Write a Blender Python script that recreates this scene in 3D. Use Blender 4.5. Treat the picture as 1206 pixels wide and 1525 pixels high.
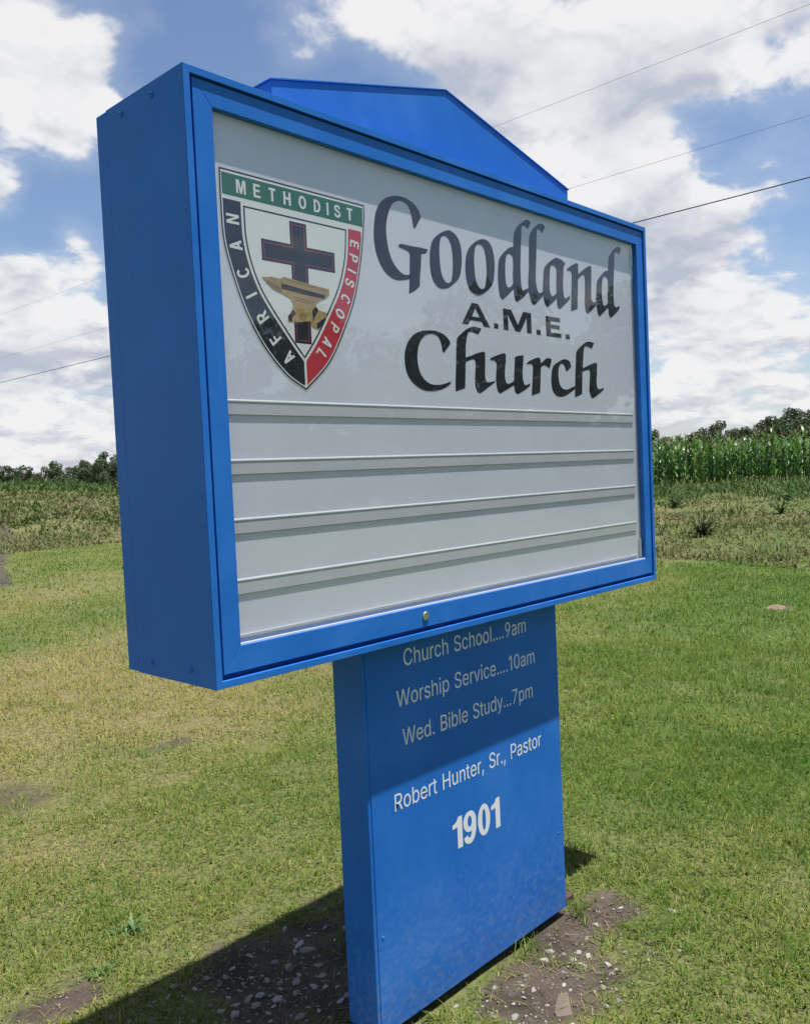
import bpy, bmesh, math, random, json
import numpy as np
from mathutils import Vector, Matrix

for o in list(bpy.data.objects):
    bpy.data.objects.remove(o)
scene = bpy.context.scene
COL = scene.collection

# ------------------------------------------------------------------ camera
# The place is laid out in the sign's own axes: x along its face, y to its back, z up.
YAW = 0.8148
PITCH, ROLL = -0.046, -0.0449
CAM = Vector((-1.0962, -1.6340, 1.6))
fw = Vector((math.sin(YAW) * math.cos(PITCH), math.cos(YAW) * math.cos(PITCH), math.sin(PITCH)))
rt0 = Vector((math.cos(YAW), -math.sin(YAW), 0))
up0 = rt0.cross(fw)
rt = rt0 * math.cos(ROLL) + up0 * math.sin(ROLL)
up = up0 * math.cos(ROLL) - rt0 * math.sin(ROLL)
cd = bpy.data.cameras.new('camera')
cam = bpy.data.objects.new('camera', cd)
COL.objects.link(cam)
cam.matrix_world = Matrix(((rt.x, up.x, -fw.x, CAM.x), (rt.y, up.y, -fw.y, CAM.y), (rt.z, up.z, -fw.z, CAM.z), (0, 0, 0, 1)))
cd.sensor_fit = 'AUTO'
cd.sensor_width = 36
cd.lens = 1294.94 / 1525 * 36
cd.clip_start = 0.05
cd.clip_end = 20000
scene.camera = cam

# ------------------------------------------------------------------ light
SUN = Vector((0.62, -1.0, 5.14)).normalized()
SUN_EL = math.asin(SUN.z)
SUN_AZ = math.atan2(SUN.x, SUN.y)          # clockwise from +Y
SKY_STRENGTH = 0.05
ld = bpy.data.lights.new('sun', 'SUN')
ld.energy = 5.0
ld.angle = math.radians(0.53)
ld.color = (1.0, 0.965, 0.92)
sun = bpy.data.objects.new('sun', ld)
COL.objects.link(sun)
sun.location = (5, -8, 40)
sun.rotation_euler = (-SUN).to_track_quat('-Z', 'Y').to_euler()

scene.view_settings.view_transform = 'Standard'
scene.view_settings.look = 'None'
scene.view_settings.exposure = 0.95
scene.view_settings.gamma = 1.0
scene.view_settings.use_curve_mapping = False
scene.render.film_transparent = False
scene.cycles.max_bounces = 6
scene.cycles.diffuse_bounces = 3
scene.cycles.glossy_bounces = 3
scene.cycles.transparent_max_bounces = 24


class NT:
    """Small helper for writing node trees."""
    def __init__(s, tree):
        s.t = tree; s.n = tree.nodes; s.l = tree.links
        s.n.clear()
    def _set(s, sock, v):
        if v is None: return
        if isinstance(v, bpy.types.NodeSocket): s.l.new(v, sock)
        elif isinstance(v, (tuple, list)) and sock.type == 'RGBA' and len(v) == 3: sock.default_value = (*v, 1)
        else: sock.default_value = v
    def node(s, kind, props=None, **ins):
        nd = s.n.new(kind)
        for k, v in (props or {}).items(): setattr(nd, k, v)
        for k, v in ins.items():
            key = int(k[1:]) if k[0] == '_' and k[1:].isdigit() else k.replace('_', ' ')
            s._set(nd.inputs[key], v)
        return nd
    def math(s, op, a, b=None, c=None, clamp=False):
        nd = s.n.new('ShaderNodeMath'); nd.operation = op; nd.use_clamp = clamp
        for i, v in enumerate((a, b, c)): s._set(nd.inputs[i], v)
        return nd.outputs[0]
    def vmath(s, op, a, b=None, scale=None):
        nd = s.n.new('ShaderNodeVectorMath'); nd.operation = op
        s._set(nd.inputs[0], a); s._set(nd.inputs[1], b)
        if scale is not None: s._set(nd.inputs['Scale'], scale)
        return nd.outputs['Value'] if op in ('DOT_PRODUCT', 'LENGTH', 'DISTANCE') else nd.outputs[0]
    def noise(s, vec, scale, detail=4, rough=.5, dist=0.0, lac=2.0):
        nd = s.node('ShaderNodeTexNoise', None, Vector=vec, Scale=scale, Detail=detail, Roughness=rough, Distortion=dist, Lacunarity=lac)
        return nd.outputs['Fac']
    def ramp(s, v, a, b, lo=0.0, hi=1.0, smooth=True):
        nd = s.n.new('ShaderNodeMapRange'); nd.interpolation_type = 'SMOOTHSTEP' if smooth else 'LINEAR'
        for i, x in enumerate((v, a, b, lo, hi)): s._set(nd.inputs[i], x)
        return nd.outputs[0]
    def mix(s, f, a, b, blend='MIX'):
        nd = s.n.new('ShaderNodeMix'); nd.data_type = 'RGBA'; nd.blend_type = blend
        s._set(nd.inputs[0], f); s._set(nd.inputs[6], a); s._set(nd.inputs[7], b)
        return nd.outputs[2]


def build_world():
    w = bpy.data.worlds.new('World'); scene.world = w; w.use_nodes = True
    w.cycles.sampling_method = 'MANUAL'; w.cycles.sample_map_resolution = 512
    t = NT(w.node_tree)
    out = t.node('ShaderNodeOutputWorld')
    bg = t.node('ShaderNodeBackground', None, Strength=SKY_STRENGTH)
    t.l.new(bg.outputs[0], out.inputs[0])
    sky = t.node('ShaderNodeTexSky', dict(sky_type='NISHITA', sun_disc=False, sun_elevation=SUN_EL, sun_rotation=SUN_AZ,
                                          altitude=50, air_density=1.0, dust_density=0.9, ozone_density=1.3))
    tc = t.node('ShaderNodeTexCoord')
    d = t.vmath('NORMALIZE', tc.outputs['Generated'])
    sep = t.node('ShaderNodeSeparateXYZ', None, Vector=d)
    z = t.math('MAXIMUM', sep.outputs[2], 0.0)
    inv = t.math('DIVIDE', 1.0, t.math('ADD', z, 0.30))
    p = t.vmath('SCALE', t.vmath('MULTIPLY', d, (1, 1, 0.45)), scale=inv)
    # where the fair-weather clouds stand and where the blue gaps are
    cov = 0.0
    for (dx, dy, dz, amp, wid) in CLOUDS:
        dist = t.vmath('DISTANCE', d, tuple(Vector((dx, dy, dz)).normalized()))
        cov = t.math('ADD', cov, t.math('MULTIPLY', t.ramp(dist, wid, 0.0), amp))
    low = t.ramp(z, 0.03, 0.20, 1.0, 0.0)
    cov = t.math('ADD', cov, t.math('MULTIPLY', low, 0.045))
    warp = t.node('ShaderNodeTexNoise', None, Vector=p, Scale=5.0, Detail=2.0)
    pw = t.vmath('ADD', p, t.vmath('SCALE', t.vmath('SUBTRACT', warp.outputs['Color'], (.5, .5, .5)), scale=.10))

    def dens(q, detail, heavy):
        """cumulus density: large masses, fractal edges and cauliflower billows"""
        q = t.vmath('ADD', q, (3.1, 8.4, 0.7))
        n = t.math('MULTIPLY', t.noise(q, 2.1, 1.0, .5), 0.46)
        n = t.math('ADD', n, t.math('MULTIPLY', t.noise(q, 5.4, detail, .57, 0.0, 2.1), 0.40))
        if not heavy: return t.math('ADD', n, 0.095)
        v = t.node('ShaderNodeTexVoronoi', dict(feature='F1', normalize=True), Vector=q, Scale=8.5, Detail=1.0, Roughness=.5, Lacunarity=2.3)
        return t.math('ADD', n, t.math('MULTIPLY', t.math('SUBTRACT', 1.0, v.outputs['Distance']), 0.16))

    T = 0.565
    n = t.math('ADD', dens(pw, 7.0, True), cov)
    n1 = t.math('ADD', dens(t.vmath('SCALE', pw, scale=.965), 4.0, False), t.math('MULTIPLY', cov, .6))   # what stands a little above, towards the sun
    n2 = t.math('ADD', dens(t.vmath('SCALE', pw, scale=.90), 2.0, False), t.math('MULTIPLY', cov, .45))
    col = t.mix(1.0, sky.outputs[0], (1.30, 1.34, 1.42), 'MULTIPLY')
    # humid air whitens the sky towards the horizon
    col = t.mix(t.math('MULTIPLY', t.ramp(z, 0.0, 0.16, 1.0, 0.0), 0.55), col, (6.4, 6.9, 7.6))
    a = t.ramp(n, T, T + 0.065)
    wisp = t.math('MULTIPLY', t.ramp(n, T - 0.10, T + 0.03), 0.16)
    shadow = t.math('ADD', t.math('MULTIPLY', t.ramp(n1, T - 0.03, T + 0.10), 0.5), t.math('MULTIPLY', t.ramp(n2, T - 0.03, T + 0.12), 0.5))
    relief = t.ramp(t.math('SUBTRACT', n, n1), -0.03, 0.11)
    body = t.math('SUBTRACT', t.math('ADD', 0.60, t.math('MULTIPLY', relief, 0.62)), t.math('MULTIPLY', shadow, 0.95), clamp=True)
    cloud = t.mix(body, (5.1, 5.5, 6.5), (9.2, 9.2, 9.25))
    col = t.mix(wisp, col, (8.6, 8.8, 9.2))
    col = t.mix(t.math('MULTIPLY', a, 0.97), col, cloud)
    t.l.new(col, bg.inputs[0])


CLOUDS = [(0.376, 0.825, 0.422, 0.17, 0.147),
          (0.425, 0.822, 0.379, 0.10, 0.093),
          (0.535, 0.727, 0.431, -0.16, 0.170),
          (0.584, 0.669, 0.460, 0.17, 0.073),
          (0.633, 0.619, 0.464, 0.13, 0.062),
          (0.746, 0.511, 0.427, 0.14, 0.201),
          (0.832, 0.388, 0.397, 0.10, 0.170),
          (0.807, 0.482, 0.341, 0.11, 0.147),
          (0.868, 0.305, 0.391, 0.08, 0.124),
          (0.882, 0.362, 0.301, -0.05, 0.062),
          (0.878, 0.416, 0.239, 0.08, 0.085),
          (0.869, 0.451, 0.206, 0.06, 0.077),
          (0.877, 0.315, 0.363, -0.05, 0.046),
          (0.406, 0.869, 0.282, -0.10, 0.116),
          (0.376, 0.878, 0.295, 0.14, 0.042),
          (0.433, 0.861, 0.268, 0.15, 0.037),
          (0.385, 0.898, 0.211, 0.17, 0.066),
          (0.450, 0.863, 0.230, 0.16, 0.062),
          (0.426, 0.894, 0.138, 0.11, 0.131),
          (0.404, 0.911, 0.083, 0.05, 0.116),
          (0.911, 0.374, 0.176, 0.11, 0.108),
          (0.896, 0.420, 0.147, 0.10, 0.093),
          (0.934, 0.343, 0.097, 0.09, 0.116),
          (0.899, 0.432, 0.069, 0.08, 0.093),
          (0.852, 0.439, 0.284, 0.05, 0.093),
          (0.508, 0.809, 0.294, -0.06, 0.116)]
build_world()

# ------------------------------------------------------------------ helpers
RNG = np.random.default_rng(7)
random.seed(7)

def tag(o, label=None, cat=None, group=None, kind=None):
    if label: o['label'] = label
    if cat: o['category'] = cat
    if group: o['group'] = group
    if kind: o['kind'] = kind
    return o

def link(name, me, mat=None, parent=None, loc=(0, 0, 0)):
    o = bpy.data.objects.new(name, me)
    COL.objects.link(o)
    if mat is not None and len(me.materials) == 0: me.materials.append(mat)
    o.location = loc
    if parent is not None:
        o.parent = parent
    return o

def empty(name, loc):
    o = bpy.data.objects.new(name, None); o.empty_display_size = .1
    COL.objects.link(o); o.location = loc
    return o

def np_mesh(name, verts, faces_flat, sizes, attrs=None, smooth=False, mat_idx=None):
    me = bpy.data.meshes.new(name)
    verts = np.asarray(verts, np.float32)
    faces_flat = np.asarray(faces_flat, np.int32); sizes = np.asarray(sizes, np.int32)
    me.vertices.add(len(verts)); me.vertices.foreach_set('co', verts.ravel())
    me.loops.add(len(faces_flat)); me.loops.foreach_set('vertex_index', faces_flat)
    me.polygons.add(len(sizes))
    me.polygons.foreach_set('loop_start', np.concatenate(([0], np.cumsum(sizes)[:-1])).astype(np.int32))
    if smooth: me.polygons.foreach_set('use_smooth', np.ones(len(sizes), bool))
    if mat_idx is not None: me.polygons.foreach_set('material_index', np.asarray(mat_idx, np.int32))
    me.update(calc_edges=True)
    for k, a in (attrs or {}).items():
        at = me.attributes.new(k, 'FLOAT', 'POINT'); at.data.foreach_set('value', np.asarray(a, np.float32))
    me.validate()
    return me

def bm_mesh(name, bm, smooth=False):
    bmesh.ops.recalc_face_normals(bm, faces=bm.faces)
    me = bpy.data.meshes.new(name); bm.to_mesh(me); bm.free()
    if smooth:
        for p in me.polygons: p.use_smooth = True
    return me

def add_box(bm, x0, x1, y0, y1, z0, z1, bevel=0.0):
    vs = [bm.verts.new((x, y, z)) for z in (z0, z1) for y in (y0, y1) for x in (x0, x1)]
    fs = [bm.faces.new([vs[i] for i in q]) for q in ((0, 2, 3, 1), (4, 5, 7, 6), (0, 1, 5, 4), (2, 6, 7, 3), (0, 4, 6, 2), (1, 3, 7, 5))]
    if bevel:
        es = list({e for f in fs for e in f.edges})
        bmesh.ops.bevel(bm, geom=es, offset=bevel, segments=2, profile=.6, affect='EDGES')
    return fs

def add_prism(bm, pts, y0, y1, bevel=0.0):
    """polygon in x,z extruded along y"""
    a = [bm.verts.new((x, y0, z)) for x, z in pts]; b = [bm.verts.new((x, y1, z)) for x, z in pts]
    n = len(pts)
    fs = [bm.faces.new(a), bm.faces.new(b[::-1])]
    for i in range(n): fs.append(bm.faces.new((a[i], b[i], b[(i + 1) % n], a[(i + 1) % n])))
    if bevel:
        es = list({e for f in fs for e in f.edges})
        bmesh.ops.bevel(bm, geom=es, offset=bevel, segments=2, profile=.6, affect='EDGES')
    return fs

def add_cyl(bm, c, axis, r, h, seg=16, r2=None, dome=0.0):
    axis = Vector(axis).normalized(); c = Vector(c)
    u = axis.orthogonal().normalized(); v = axis.cross(u)
    rings = [(r, 0.0), (r2 if r2 is not None else r, h)]
    if dome: rings = [(r, 0.0), (r, h * .45), (r * .8, h * .8), (r * .4, h * .97)]
    vs = [[bm.verts.new(c + axis * hh + (u * math.cos(2 * math.pi * k / seg) + v * math.sin(2 * math.pi * k / seg)) * rr) for k in range(seg)] for rr, hh in rings]
    for a, b in zip(vs, vs[1:]):
        for k in range(seg): bm.faces.new((a[k], a[(k + 1) % seg], b[(k + 1) % seg], b[k]))
    bm.faces.new(vs[0][::-1]); bm.faces.new(vs[-1])

def lattice_noise(x, y, s, seed):
    """smooth value noise on numpy arrays, -1..1"""
    r = np.random.default_rng(seed).random((64, 64)) * 2 - 1
    u = np.asarray(x) * s + 31.7; v = np.asarray(y) * s + 17.3
    iu = np.floor(u).astype(int); iv = np.floor(v).astype(int)
    fu = u - iu; fv = v - iv
    fu = fu * fu * (3 - 2 * fu); fv = fv * fv * (3 - 2 * fv)
    g = lambda a, b: r[a % 64, b % 64]
    return (g(iu, iv) * (1 - fu) + g(iu + 1, iv) * fu) * (1 - fv) + (g(iu, iv + 1) * (1 - fu) + g(iu + 1, iv + 1) * fu) * fv

def fbm(x, y, s, seed, octv=4):
    t = 0; a = 1.0; n = 0
    for k in range(octv):
        t = t + a * lattice_noise(x, y, s * 2 ** k, seed + k); n += a; a *= .55
    return t / n

def sstep(a, b, v):
    t = np.clip((v - a) / (b - a), 0, 1); return t * t * (3 - 2 * t)

# ------------------------------------------------------------------ materials
def principled(name, color, rough=.5, metallic=0.0, spec=.5, fn=None):
    m = bpy.data.materials.new(name); m.use_nodes = True
    t = NT(m.node_tree)
    out = t.node('ShaderNodeOutputMaterial')
    b = t.node('ShaderNodeBsdfPrincipled', None, Base_Color=color, Roughness=rough, Metallic=metallic)
    b.inputs['Specular IOR Level'].default_value = spec
    t.l.new(b.outputs[0], out.inputs[0])
    if fn: fn(t, b, out)
    return m

def bump(t, b, height, strength, dist):
    n = t.node('ShaderNodeBump', None, Strength=strength, Distance=dist, Height=height)
    t.l.new(n.outputs[0], b.inputs['Normal'])

def objco(t):
    return t.node('ShaderNodeNewGeometry').outputs['Position']

BLUE = (0.018, 0.150, 0.46)
def f_blue(t, b, out):
    p = objco(t)
    n = t.noise(p, 3.0, 5, .6); fine = t.noise(p, 60, 3, .6)
    c = t.mix(t.ramp(n, .3, .75), (0.012, 0.120, 0.44), (0.022, 0.152, 0.51))
    # road dust and dried splashes on the lowest part of the sheet metal
    sep = t.node('ShaderNodeSeparateXYZ', None, Vector=p)
    lowp = t.ramp(sep.outputs[2], 0.52, 0.05)
    spl = t.noise(t.vmath('MULTIPLY', p, (1, 1, 1.6)), 42, 7, .72)
    dust = t.math('MULTIPLY', lowp, t.ramp(spl, .42, .74))
    c = t.mix(t.math('MULTIPLY', dust, .26), c, (.30, .36, .46))
    c = t.mix(t.math('MULTIPLY', t.ramp(n, .5, .8), .05), c, (.3, .36, .45))
    mud = t.math('MULTIPLY', t.ramp(sep.outputs[2], 0.20, 0.02), t.ramp(t.noise(p, 70, 6, .7), .46, .62))
    c = t.mix(t.math('MULTIPLY', mud, .32), c, (.13, .105, .08))
    stre = t.noise(t.vmath('MULTIPLY', p, (34, 34, 1.4)), 1.0, 4, .6)
    c = t.mix(t.math('MULTIPLY', t.ramp(stre, .56, .80), .10), c, (.10, .16, .26))
    chip = t.ramp(t.noise(p, 55, 2, .5), .755, .775)
    c = t.mix(t.math('MULTIPLY', chip, .5), c, (.16, .20, .28))
    t._set(b.inputs['Base Color'], c)
    t._set(b.inputs['Roughness'], t.ramp(t.math('ADD', n, t.math('MULTIPLY', stre, .3)), .45, .95, .38, .58))
    wav = t.noise(p, 2.2, 2, .4)
    bump(t, b, t.math('ADD', t.math('MULTIPLY', wav, 1.0), t.math('MULTIPLY', fine, .012)), .25, .012)
M = {}
M['blue'] = principled('blue_paint', BLUE, .4, spec=.2, fn=f_blue)

def f_panel(t, b, out):
    p = objco(t)
    n = t.noise(p, 2.0, 4, .6); s = t.noise(t.vmath('MULTIPLY', p, (6, 1, 60)), 2.0, 4, .6)
    c = t.mix(t.ramp(n, .3, .7), (.645, .645, .715), (.695, .695, .765))
    c = t.mix(t.math('MULTIPLY', t.ramp(s, .5, .8), .1), c, (.52, .52, .54))
    t._set(b.inputs['Base Color'], c)
M['panel'] = principled('white_acrylic', (.74, .74, .74), .35, fn=f_panel)
M['track'] = principled('letter_track_plastic', (.62, .63, .65), .22, fn=lambda t, b, o: t._set(b.inputs['Base Color'], t.mix(t.noise(objco(t), 9, 3), (.46, .46, .49), (.54, .54, .57))))

def vinyl(name, c, r=.35):
    def fn(t, b, o):
        n = t.noise(objco(t), 14, 4, .6)
        t._set(b.inputs['Base Color'], t.mix(t.math('MULTIPLY', t.ramp(n, .4, .8), .12), c, tuple(min(1, v * 1.25 + .02) for v in c)))
    return principled(name, c, r, fn=fn)
M['black'] = vinyl('black_vinyl', (.010, .011, .016))
M['white'] = vinyl('white_vinyl', (.76, .76, .74))
M['silver'] = vinyl('silver_edge_vinyl', (.60, .61, .62))
M['green'] = vinyl('green_vinyl', (.018, .135, .065))
M['red'] = vinyl('red_vinyl', (.52, .030, .045))
M['maroon'] = vinyl('maroon_vinyl', (.20, .030, .065))
M['gold'] = vinyl('gold_vinyl', (.40, .27, .10))
M['gold_dark'] = vinyl('shaded_gold_vinyl', (.22, .15, .07))
M['letter_white'] = vinyl('lettering_white', (.66, .68, .70))
M['rust'] = principled('rusty_steel', (.07, .03, .02), .8, fn=lambda t, b, o: t._set(b.inputs['Base Color'], t.mix(t.ramp(t.noise(objco(t), 25, 5, .7), .35, .65), (.028, .014, .010), (.085, .036, .022))))
M['chrome'] = principled('worn_chrome', (.62, .60, .56), .28, 1.0)
M['dark'] = principled('dark_slot', (.02, .02, .02), .6)
M['zinc'] = principled('zinc_screw', (.5, .53, .58), .35, .9)

def glass_mat():
    m = bpy.data.materials.new('clear_polycarbonate'); m.use_nodes = True
    t = NT(m.node_tree); out = t.node('ShaderNodeOutputMaterial')
    tr = t.node('ShaderNodeBsdfTransparent', None, Color=(.95, .96, .965))
    p = objco(t)
    nb = t.node('ShaderNodeBump', None, Strength=.25, Distance=.004, Height=t.noise(p, 1.6, 2, .4))
    gl = t.node('ShaderNodeBsdfGlossy', None, Color=(1, 1, 1), Roughness=.012)
    t.l.new(nb.outputs[0], gl.inputs['Normal'])
    lw = t.node('ShaderNodeLayerWeight', None, Blend=.5)
    fr = t.math('ADD', .038, t.math('MULTIPLY', t.math('POWER', lw.outputs['Facing'], 5.0), .50))
    df = t.node('ShaderNodeBsdfDiffuse', None, Color=(.8, .8, .78))
    mx = t.node('ShaderNodeMixShader', None)
    t.l.new(fr, mx.inputs[0]); t.l.new(tr.outputs[0], mx.inputs[1]); t.l.new(gl.outputs[0], mx.inputs[2])
    # thin film of dust
    du = t.ramp(t.noise(t.vmath('MULTIPLY', p, (1.0, 1, 2.2)), 7, 6, .7), .40, .85, 0.001, .010)
    mx2 = t.node('ShaderNodeMixShader', None)
    t.l.new(du, mx2.inputs[0]); t.l.new(mx.outputs[0], mx2.inputs[1]); t.l.new(df.outputs[0], mx2.inputs[2])
    t.l.new(mx2.outputs[0], out.inputs[0])
    return m
M['glass'] = glass_mat()

def foliage(name, c0, c1, c2, rough=.5, trans=.25, attr='tint', spec=.2):
    """leaf colour runs c0 -> c1 -> c2 with the per-leaf attribute"""
    m = bpy.data.materials.new(name); m.use_nodes = True
    t = NT(m.node_tree); out = t.node('ShaderNodeOutputMaterial')
    a = t.node('ShaderNodeAttribute', dict(attribute_name=attr)).outputs['Fac']
    oi = t.node('ShaderNodeObjectInfo').outputs['Random']
    c = t.mix(t.ramp(a, 0, .5, smooth=False), c0, c1)
    c = t.mix(t.ramp(a, .5, 1, smooth=False), c, c2)
    hs = t.node('ShaderNodeHueSaturation', None, Hue=t.ramp(oi, 0, 1, .485, .512, False), Saturation=1.0, Value=t.ramp(oi, 0, 1, .82, 1.18, False), Color=c)
    b = t.node('ShaderNodeBsdfPrincipled', None, Base_Color=hs.outputs[0], Roughness=rough)
    b.inputs['Specular IOR Level'].default_value = spec
    tl = t.node('ShaderNodeBsdfTranslucent', None, Color=hs.outputs[0])
    mx = t.node('ShaderNodeMixShader', None, Fac=trans)
    t.l.new(b.outputs[0], mx.inputs[1]); t.l.new(tl.outputs[0], mx.inputs[2])
    t.l.new(mx.outputs[0], out.inputs[0])
    return m
M['grass'] = foliage('lawn_grass', (.042, .096, .013), (.118, .180, .028), (.285, .250, .090), .6, .38, spec=.12)
M['weeds'] = foliage('bank_weeds', (.034, .072, .014), (.082, .118, .030), (.155, .125, .062), .6, .25)
M['corn'] = foliage('corn_leaf', (.030, .095, .016), (.065, .155, .028), (.16, .18, .05), .38, .3, spec=.4)
M['tassel'] = foliage('corn_tassel', (.17, .145, .065), (.2, .17, .08), (.24, .2, .1), .7, .2)
M['leaf'] = foliage('tree_leaf', (.034, .058, .028), (.060, .092, .042), (.098, .130, .060), .55, .25)
M['broadleaf'] = foliage('broadleaf_weed_leaf', (.045, .105, .032), (.08, .15, .045), (.14, .18, .065), .5, .3)
M['bark'] = principled('bark', (.09, .07, .05), .9, fn=lambda t, b, o: t._set(b.inputs['Base Color'], t.mix(t.noise(objco(t), 6, 5, .6), (.06, .045, .03), (.14, .11, .085))))
M['wire'] = principled('wire', (.02, .02, .022), .6)

def f_stone(t, b, o):
    p = t.node('ShaderNodeTexCoord').outputs['Object']
    oi = t.node('ShaderNodeObjectInfo').outputs['Random']
    n = t.noise(p, 45, 6, .65)
    c = t.mix(t.ramp(oi, 0, 1, smooth=False), (.13, .12, .105), (.32, .31, .295))
    c = t.mix(t.math('MULTIPLY', t.ramp(n, .4, .75), .6), c, (.13, .10, .075))
    t._set(b.inputs['Base Color'], c)
    bump(t, b, n, .6, .004)
M['stone'] = principled('stone', (.35, .33, .3), .85, fn=f_stone)

def f_ground(t, b, o):
    p = objco(t)
    soil = t.node('ShaderNodeAttribute', dict(attribute_name='soil')).outputs['Fac']
    dry = t.node('ShaderNodeAttribute', dict(attribute_name='dry')).outputs['Fac']
    n1 = t.noise(p, 5, 6, .62); n2 = t.noise(p, 38, 6, .7); n3 = t.noise(p, .35, 4, .6); n4 = t.noise(p, 150, 4, .6)
    g = t.mix(t.ramp(n2, .32, .68), (.024, .050, .010), (.072, .118, .024))
    d_ = t.mix(t.ramp(n2, .3, .7), (.070, .055, .028), (.195, .168, .078))
    g = t.mix(t.math('MULTIPLY', t.ramp(t.math('ADD', n1, t.math('SUBTRACT', n3, .5)), .40, .66), .35), g, (.10, .105, .035))
    turf = t.mix(dry, g, d_)
    s = t.mix(t.ramp(n1, .3, .7), (.036, .029, .022), (.082, .066, .051))
    s = t.mix(t.ramp(n2, .52, .72), s, (.115, .098, .08))
    s = t.mix(t.math('MULTIPLY', t.ramp(n4, .56, .7), .5), s, (.045, .034, .025))
    e = t.math('ADD', soil, t.math('MULTIPLY', t.math('SUBTRACT', n2, .5), .5))
    t._set(b.inputs['Base Color'], t.mix(t.ramp(e, .35, .62), turf, s))
    hgt = t.math('ADD', t.math('ADD', t.math('MULTIPLY', n1, .5), t.math('MULTIPLY', n2, .35)), t.math('MULTIPLY', n4, .12))
    bump(t, b, hgt, .9, .035)
M['ground'] = principled('ground', (.1, .1, .05), .95, spec=.15, fn=f_ground)
M['track_dirt'] = principled('pale_dirt', (.3, .27, .22), .95, fn=lambda t, b, o: t._set(b.inputs['Base Color'], t.mix(t.noise(objco(t), 3, 6, .65), (.20, .175, .13), (.36, .33, .28))))

# ------------------------------------------------------------------ ground
def hz(x, y):
    """ground height: lawn, then a rough bank that climbs to the cornfield"""
    x = np.asarray(x, float); y = np.asarray(y, float)
    edge = 11.3 + 0.25 * (y - 3.5) * (y < 6) + .35 * fbm(x, y, .35, 40, 2)
    z = .30 * sstep(edge, edge + 3.5, x) + .40 * sstep(edge + 2.5, 27.0, x)
    z += .10 * sstep(edge, edge + 2, x) * (1 - sstep(26, 29, x)) * fbm(x, y, .45, 41, 3)
    z += .055 * sstep(3, 9, np.hypot(x, y)) * fbm(x, y, .12, 42, 2)
    z += 1.15 * sstep(19, 52, y - .2 * x) * (1 - sstep(14, 24, x - .15 * y))
    near = 1 - sstep(2.2, 5, np.hypot(x - .7, y - .2))
    z += near * (.010 * fbm(x, y, 2.2, 43, 4))
    # the filled-in hole round the post
    z -= .018 * np.exp(-(((x - 1.15) / .75) ** 2 + ((y + .03) / .22) ** 2))
    return z

def soil_mask(x, y):
    x = np.asarray(x, float); y = np.asarray(y, float)
    n = fbm(x, y, 1.6, 50, 4)
    s = np.maximum(1.22 - np.sqrt(((x - .62) / .78) ** 2 + ((y - .45) / .56) ** 2) + .34 * n,
                   1.10 - np.sqrt(((x - 1.06) / .46) ** 2 + ((y + .10) / .26) ** 2) + .50 * n)
    s = np.maximum(s, 1.05 - np.sqrt(((x - 1.38) / .52) ** 2 + ((y + .02) / .17) ** 2) + .55 * n)
    s = np.maximum(s, 1.1 - np.sqrt(((x - .05) / .33) ** 2 + ((y - 1.0) / .22) ** 2) + .45 * n)
    s = np.clip((s + .48 * fbm(x, y, 4.5, 53, 3) + .22 * fbm(x, y, 17, 54, 2)) * 1.05 + .02, 0, 1)
    # scuffed bare patches in the yard
    for (cx, cy, rx, ry, a) in ((1.75, 3.05, .30, .14, .55), (2.05, 3.3, .2, .12, .45), (1.35, 2.5, .28, .12, .40), (.55, 3.0, .55, .4, .5), (.35, 2.35, .4, .3, .4), (8.16, 1.8, .25, .18, .9)):
        s = np.maximum(s, np.clip(a * 1.5 * (1 - ((x - cx) / rx) ** 2 - ((y - cy) / ry) ** 2) + .6 * n * (np.hypot((x - cx) / rx, (y - cy) / ry) < 1.7), 0, a))
    bank = sstep(11.2, 12.2, x + .25 * fbm(x, y, .6, 51, 3)) * (1 - sstep(18, 24, x))
    s = np.maximum(s, bank * np.clip(.26 + .75 * fbm(x, y, .55, 52, 4), 0, .9))
    tr = np.abs(x - (4.3 + (y - 12) * .385 + .3 * np.sin(y * .3)))
    s = np.maximum(s, .8 * (1 - sstep(.25, .7, tr)) * sstep(11, 14, y) * (1 - sstep(60, 75, y)))
    return s

def dry_mask(x, y):
    x = np.asarray(x, float); y = np.asarray(y, float)
    # the yard behind and left of the sign is thin and straw coloured, the lawn to its right is greener
    a = .30 + .42 * sstep(-.3, 1.3, (y - .25 * x - .4) / 2.0) * (1 - sstep(6.2, 7.5, y - .1 * x)) + .35 * fbm(x, y, .9, 60, 4) + .16 * fbm(x, y, .16, 61, 2)
    a += .34 * np.exp(-((y - .3 * x - 4.5) / 1.0) ** 2) * (1 - sstep(2.5, 4.5, x))
    a -= .20 * sstep(2.0, 4.0, x - .6 * y)
    a += .40 * np.exp(-((y - .55 * x - 8.6) / 1.1) ** 2) * (y > 5)
    a += .25 * sstep(14, 24, y) + .06 * sstep(11.5, 13, x)
    return np.clip(a, 0, 1)

def axis(c, n, a, ext):
    u = np.linspace(-1, 1, n); k = np.arcsinh(ext / a)
    return c + a * np.sinh(u * k)
gx = axis(.9, 420, .9, 3000); gy = axis(.6, 420, .9, 3000)
GX, GY = np.meshgrid(gx, gy)
gv = np.stack([GX.ravel(), GY.ravel(), hz(GX.ravel(), GY.ravel())], 1)
n_ = 420
ii, jj = np.meshgrid(np.arange(n_ - 1), np.arange(n_ - 1)); b0 = (jj * n_ + ii).ravel()
gf = np.stack([b0, b0 + 1, b0 + n_ + 1, b0 + n_], 1).ravel()
gme = np_mesh('ground', gv, gf, np.full((n_ - 1) ** 2, 4), dict(soil=soil_mask(gv[:, 0], gv[:, 1]), dry=dry_mask(gv[:, 0], gv[:, 1])), smooth=True)
tag(link('ground', gme, M['ground']), 'uneven lawn ground with bare soil round the sign post', kind='structure')

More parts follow.
